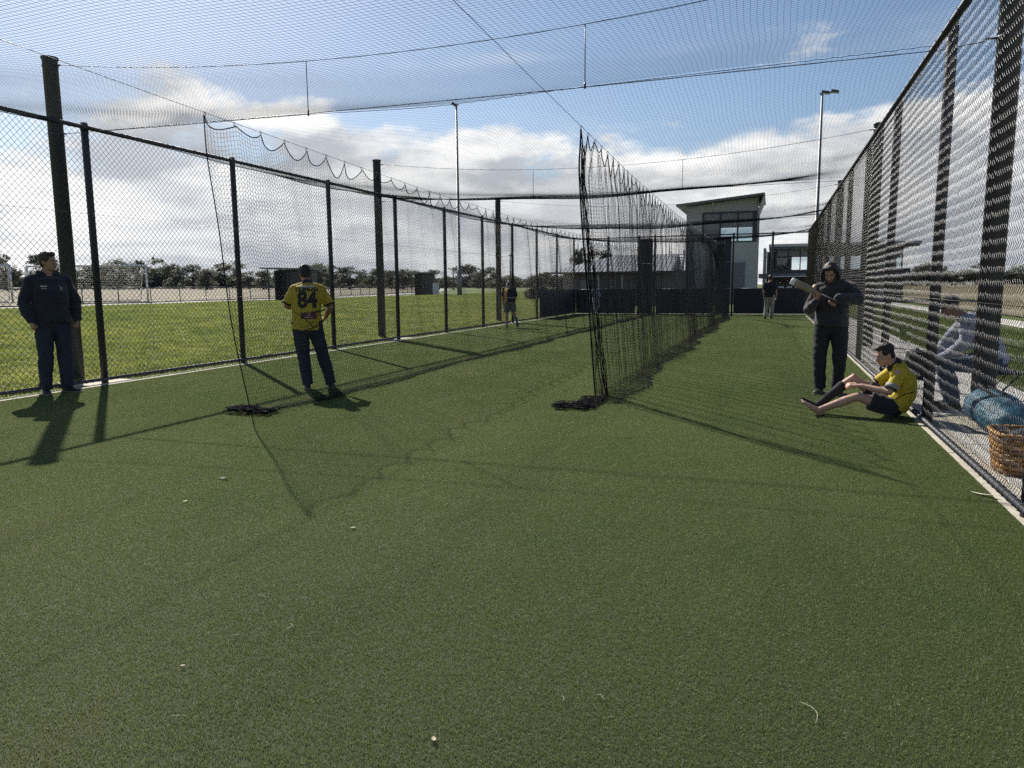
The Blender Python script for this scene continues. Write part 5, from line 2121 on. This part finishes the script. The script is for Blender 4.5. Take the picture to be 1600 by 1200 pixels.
P, Fc = ribbon_flat([(-.16, .30), (-.05, .27), (.05, .20)], .004)
wrap(shirt, P, Fc, lambda p: Vector((-.3, p.x, p.y)), (1, 0, 0), 'stripe', M_TRIM, .003)

# ---- man walking away in dark vest with orange side
t, shirt, J = person('stooped man in dark vest with orange side panel and grey shorts walking away', (-8.43, 23.75, 0), face_dir(-.33, .94),
                     dict(pel=(0, 0, .93), wai=(-.01, .06, 1.06), che=(-.01, .17, 1.22), sho=(-.01, .30, 1.33), nec=(-.02, .39, 1.36), hed=(-.05, .52, 1.38), hup=(0, .8, .6), hfw=(0, .6, -.8),
                          shL=(-.19, .29, 1.31), shR=(.17, .29, 1.31), elL=(-.22, .30, 1.02), wrL=(-.21, .35, .78), elR=(.21, .36, 1.03), wrR=(.16, .50, .86),
                          hipL=(-.09, 0, .91), knL=(-.10, .03, .49), anL=(-.10, -.02, .09), hipR=(.09, 0, .91), knR=(.14, .05, .50), anR=(.23, -.26, .27), toR=(.15, .35, -.95), dnR=(.1, -.95, -.35)),
                     S=1.0, w=1.06, vox=.014, skin=M_SKIN2, top=M_BLACKTEE, sleeve='short', bottom=M_GREYCLOTH, leg=.88, shoe=M_SHOE, hair=M_HAIRD, hemz=.10, sock=(M_GREYCLOTH, 'R', .8))
M_ORANGE = pbr('orange_panel', (.62, .22, .04), .8)
M_GOLD = pbr('gold_panel', (.70, .45, .04), .8)
P, Fc = rect_flat(-.155, -.085, .86, 1.20, 4, 12)
wrap(shirt, P, Fc, lambda p: Vector((p.x, -.3, p.y)), (0, 1, 0), 'side_panel', M_ORANGE, .006)
P, Fc = rect_flat(-.165, -.06, 1.205, 1.33, 4, 6)
wrap(shirt, P, Fc, lambda p: Vector((p.x, -.3, p.y)), (0, 1, 0), 'shoulder_panel', M_GOLD, .006)
P, Fc = rect_flat(-.07, .16, 1.015, 1.03, 8, 1)
wrap(shirt, P, Fc, lambda p: Vector((p.x, -.3, p.y)), (0, 1, 0), 'back_line', M_PALE, .006)

# ---- man in black shirt and khaki trousers at the far end
person('man in black T-shirt and khaki trousers walking towards the far fence', (-.10, 31.9, 0), face_dir(.08, 1),
       dict(anL=(-.13, -.14, .13), knL=(-.11, .04, .52), toL=(0, .8, -.6), dnL=(0, -.6, -.8), anR=(.08, .08, .09), knR=(.10, .08, .50), elL=(-.24, -.06, 1.14), wrL=(-.23, .00, .90), elR=(.25, -.02, 1.14), wrR=(.25, .10, .90), hed=(.01, .03, 1.64)),
       S=1.0, w=1.06, vox=.015, skin=M_SKIN2, top=M_BLACKTEE, sleeve='short', bottom=M_KHAKI, shoe=M_SHOE, hair=M_HAIRD, hemz=.08, baggy=1.1)
# ---- batter in white at the far left end
person('small batter in pale clothes at the far end of the left lane', (-7.98, 34.8, 0), face_dir(.75, -.6),
       dict(elR=(.36, .05, 1.20), wrR=(.50, .14, 1.02), hfR=(.6, .3, -.7), elL=(-.22, .10, 1.16), wrL=(-.05, .25, 1.02), anL=(-.16, -.10, .09), anR=(.16, .08, .09), knL=(-.14, .10, .50), knR=(.15, .14, .50), hed=(.02, .05, 1.63)),
       S=.84, w=.95, vox=.015, skin=M_SKIN, top=M_CHECK, sleeve='long', bottom=M_WHITECLOTH, shoe=M_SHOEW, hair=M_HAIRD, cap=M_NAVY, hemz=.05, baggy=1.1)
# ---- seated spectator outside the right fence
person('spectator in pale shirt, jeans and dark cap, seated hunched behind the right fence', (2.32, 9.35, 0), face_dir(-1, -.05),
       dict(pel=(0, 0, .56), wai=(0, .06, .70), che=(0, .18, .86), sho=(0, .29, .99), nec=(0, .36, 1.04), hed=(-.02, .46, 1.13), hup=(0, .45, 1), hfw=(-.1, 1, -.5),
            shL=(-.185, .28, .97), shR=(.185, .28, .97), elL=(-.25, .40, .70), wrL=(-.12, .55, .58), elR=(.24, .42, .70), wrR=(.10, .57, .58), hfL=(.5, .6, -.4), hfR=(-.5, .6, -.4), hpL=(.4, 0, -1), hpR=(-.4, 0, -1), htL=(.4, .8, .3), htR=(-.4, .8, .3),
            hipL=(-.10, .02, .53), knL=(-.14, .47, .50), anL=(-.13, .40, .09), hipR=(.10, .02, .53), knR=(.14, .48, .50), anR=(.13, .36, .09)),
       S=1.0, w=1.08, vox=.010, skin=M_SKIN2, top=M_CHECK, sleeve='long', bottom=M_DENIM2, shoe=M_SHOE, hair=M_HAIRB, cap=M_NAVY, hemz=.05)
st = thing('camp_stool', 'low dark folding stool under the seated spectator', 'stool', (2.36, 9.35, 0))
m = MB()
m.box((2.36, 9.35, .425), (.40, .42, .03))
m.build('seat', M_BLKCLOTH, st, bevel=.01)
for a, b in (((-.17, -.18), (.17, -.18)), ((.17, -.18), (-.17, -.18)), ((-.17, .18), (.17, .18)), ((.17, .18), (-.17, .18))):
    m = MB()
    m.tube([(2.36 + a[0], 9.35 + a[1], 0.005), (2.36 + b[0], 9.35 + b[1], .412)], .011, 8)
    m.build('leg', M_BLACK, st, True)

# ================================================================ bags and basket behind the right fence
M_TEAL = pbr('teal_nylon', (.026, .125, .19), .6, var=.3, vscale=6, bump=.3, bscale=20)
M_CANE = pbr('woven_cane', (.50, .265, .085), .6, var=.35, vscale=25)
M_CANE2 = pbr('dark_cane', (.30, .145, .045), .6, var=.35, vscale=25)
bg = thing('duffel_bag', 'teal sports bag lying on the path behind the right fence', 'bag', (2.02, 7.95, 0))
m = MB()
m.capsule([(2.02, 7.50, .16), (2.02, 7.65, .19), (2.03, 7.95, .20), (2.02, 8.25, .20), (2.02, 8.42, .16)], [(.15, .13), (.20, .17), (.21, .185), (.20, .175), (.14, .13)], 16)
o = link('body', remesh(m, .014, 4, fold=.016, fs=(7, 7, 9), seed=4), M_TEAL, bg, True)
o.data.transform(Matrix.Translation((-2.02, -7.95, 0)))
m = MB()
m.tube([(1.95, 7.72, .36), (1.90, 7.85, .43), (1.90, 8.02, .43), (1.95, 8.15, .37)], .014, 8)
m.build('handle', M_TRIM, bg, True)
m = MB()
m.box((2.03, 7.95, .392), (.02, .70, .012))
m.build('zip', M_TRIM, bg)

bk = thing('wicker_basket', 'brown woven basket on the path at the right edge, behind the fence', 'basket', (1.86, 6.22, 0))
BX, BY, bw, bd, bh = 1.83, 6.28, .48, .44, .30
for j in range(7):                       # woven bands
    z = .025 + j * .038
    f = .86 + .14 * z / bh
    pts = []
    n = 64
    for k in range(n + 1):
        a = 2 * math.pi * k / n
        ca, sa = math.cos(a), math.sin(a)
        e_ = (abs(ca) ** 4 + abs(sa) ** 4) ** -.25
        wob = 1 + .022 * (1 if (k // 2 + j) % 2 == 0 else -1)
        pts.append((BX + ca * e_ * bw / 2 * f * wob, BY + sa * e_ * bd / 2 * f * wob, z))
    m = MB()
    m.loft(pts, [(.016, .005)] * (n + 1), 6, side=(0, 0, 1), cap=False)
    m.build('woven_band', M_CANE if j % 2 else M_CANE2, bk, True)
for k in range(32):                      # uprights
    a = 2 * math.pi * (k + .5) / 32
    ca, sa = math.cos(a), math.sin(a)
    e_ = (abs(ca) ** 4 + abs(sa) ** 4) ** -.25
    m = MB()
    m.tube([(BX + ca * e_ * bw / 2 * .86, BY + sa * e_ * bd / 2 * .86, .005), (BX + ca * e_ * bw / 2, BY + sa * e_ * bd / 2, bh)], .006, 6)
    m.build('stake', M_CANE, bk, True)
m = MB()
for q in range(2):
    pts = []
    for k in range(65):
        a = 2 * math.pi * k / 64
        ca, sa = math.cos(a), math.sin(a)
        e_ = (abs(ca) ** 4 + abs(sa) ** 4) ** -.25
        tw_ = .008 * math.sin(k * 1.6 + q * math.pi)
        pts.append((BX + ca * e_ * (bw / 2 + tw_), BY + sa * e_ * (bd / 2 + tw_), bh + .008 * math.cos(k * 1.6 + q * math.pi)))
    m.loft(pts, [.011] * 65, 6, cap=False)
m.build('rim', M_CANE, bk, True)
m = MB()
m.box((BX, BY, .012), (bw * .80, bd * .80, .015))
m.build('base', M_CANE2, bk)
m = MB()
m.ball((BX + .02, BY + .02, .20), (.17, .15, .12), 16)
cl = link('folded_cloth', remesh(m, .012, 2, fold=.022, fs=(11, 11, 11), seed=9), M_NAVY, None, True)
tag(cl, 'dark cloth bundled inside the brown basket', 'cloth')
pk = thing('backpack', 'dark square bag standing on the path behind the right fence, beyond the boy', 'bag', (2.05, 12.2, 0))
m = MB()
m.box((2.05, 12.2, .20), (.26, .36, .40))
m.build('body', M_BLKCLOTH, pk, True, bevel=.05)
m = MB()
m.box((1.90, 12.2, .15), (.06, .28, .22))
m.build('pocket', M_BLKCLOTH, pk, True, bevel=.02)
m = MB()
m.tube([(2.05, 12.12, .40), (2.05, 12.14, .45), (2.05, 12.26, .45), (2.05, 12.28, .40)], .010, 6)
m.build('handle', M_TRIM, pk, True)

# ================================================================ litter on the turf
M_DRYLEAF = pbr('dry_leaf', (.42, .36, .24), .7, var=.3, vscale=40)
M_PALELEAF = pbr('pale_bark_chip', (.62, .56, .44), .7, var=.3, vscale=40)
M_DARKLEAF = pbr('dark_dead_leaf', (.07, .06, .035), .7, var=.3, vscale=40)
M_TWIG = pbr('dry_grass_stem', (.30, .30, .17), .7, var=.3, vscale=40)


def leaf(x, y, L, W, rz, mat, label, z=.012, bend=.25):
    n = 7
    Vv, Ff = [], []
    for i in range(n + 1):
        f = i / n
        w_ = W * math.sin(math.pi * min(1, max(.04, f * .96 + .02))) ** .7
        cz = bend * L * (f - .5) ** 2
        for s, dz in ((-1, .10), (0, 0), (1, .10)):
            Vv.append(((f - .5) * L, s * w_ / 2, cz + dz * w_ + .001))
    for i in range(n):
        for s in (0, 1):
            a = i * 3 + s
            Ff.append((a, a + 1, a + 4, a + 3))
    k = len(Vv)
    Vv += [(p[0], p[1], p[2] - .0012) for p in Vv]
    Ff += [tuple(k + q for q in reversed(f)) for f in Ff]
    m = MB()
    m.add(Vv, Ff)
    o = m.build('fallen_leaf', mat, None, True)
    o.location = (x, y, z)
    o.rotation_euler = (random.uniform(-.2, .2), random.uniform(-.15, .15), rz)
    tag(o, label, 'leaf', 'leaves fallen on the turf')


def twig(x, y, L, rz, curve, label, mat=None):
    m = MB()
    pts = [((f - .5) * L, curve * L * (4 * (f - .5) ** 2 - .5), .004 + .006 * math.sin(f * 3.1)) for f in [k / 8 for k in range(9)]]
    m.loft(pts, [.0012, .0016, .0018, .0018, .0018, .0017, .0016, .0014, .0010], 5)
    o = m.build('grass_stem', mat or M_TWIG, None, True)
    o.location = (x, y, .010)
    o.rotation_euler = (0, 0, rz)
    tag(o, label, 'stem', 'dry stems on the turf')


leaf(1.36, 5.47, .17, .035, -.75, M_PALELEAF, 'long pale bark strip on the turf by the right kerb')
leaf(-3.78, 4.29, .075, .03, .3, M_DARKLEAF, 'small dark curled leaf on the turf at left', bend=.9)
leaf(-3.61, 3.73, .030, .016, 1.2, M_PALELEAF, 'tiny pale chip left of the dark curled leaf')
leaf(-2.26, 3.60, .034, .022, .6, M_PALELEAF, 'small white chip on the turf below the left net')
leaf(-1.22, 6.64, .085, .014, .1, M_PALELEAF, 'pale sliver on the turf right of the middle net foot')
leaf(-2.56, 9.41, .075, .02, .4, M_PALELEAF, 'pale leaf on the turf left of the middle net foot')
leaf(-.94, 1.91, .026, .014, 2.2, M_DRYLEAF, 'small pinkish chip on the turf at the bottom of the picture')
leaf(-2.02, 2.02, .02, .012, .2, M_DRYLEAF, 'tiny tan chip at the lower left of the turf')
twig(-1.83, 2.41, .055, 1.9, .35, 'short pale curved stem at lower left, left of the dark stem')
twig(-1.70, 2.38, .075, .35, .03, 'straight dark stem at lower left of the turf', M_DARKLEAF)
twig(-1.57, 1.96, .060, -.1, .06, 'dark stem lowest at left of the turf', M_DARKLEAF)
twig(-1.98, 2.28, .065, .35, .05, 'faint green stem left of the curved pale stem')
twig(-1.90, 2.30, .045, .9, .2, 'short forked-looking stem between the lower left stems')
twig(-1.78, 1.75, .06, .3, .05, 'faint stem near the bottom left corner')
twig(.17, 2.43, .12, 1.9, .22, 'long pale bent stem at the lower right of the turf')
twig(-.14, 2.88, .05, .8, .1, 'tiny pale stem on the turf right of centre')
twig(-.50, 2.30, .04, 2.4, .2, 'tiny stem near the bottom centre of the turf')
twig(-.62, 2.25, .035, 2.0, .2, 'tiny stem left of the bottom centre of the turf')
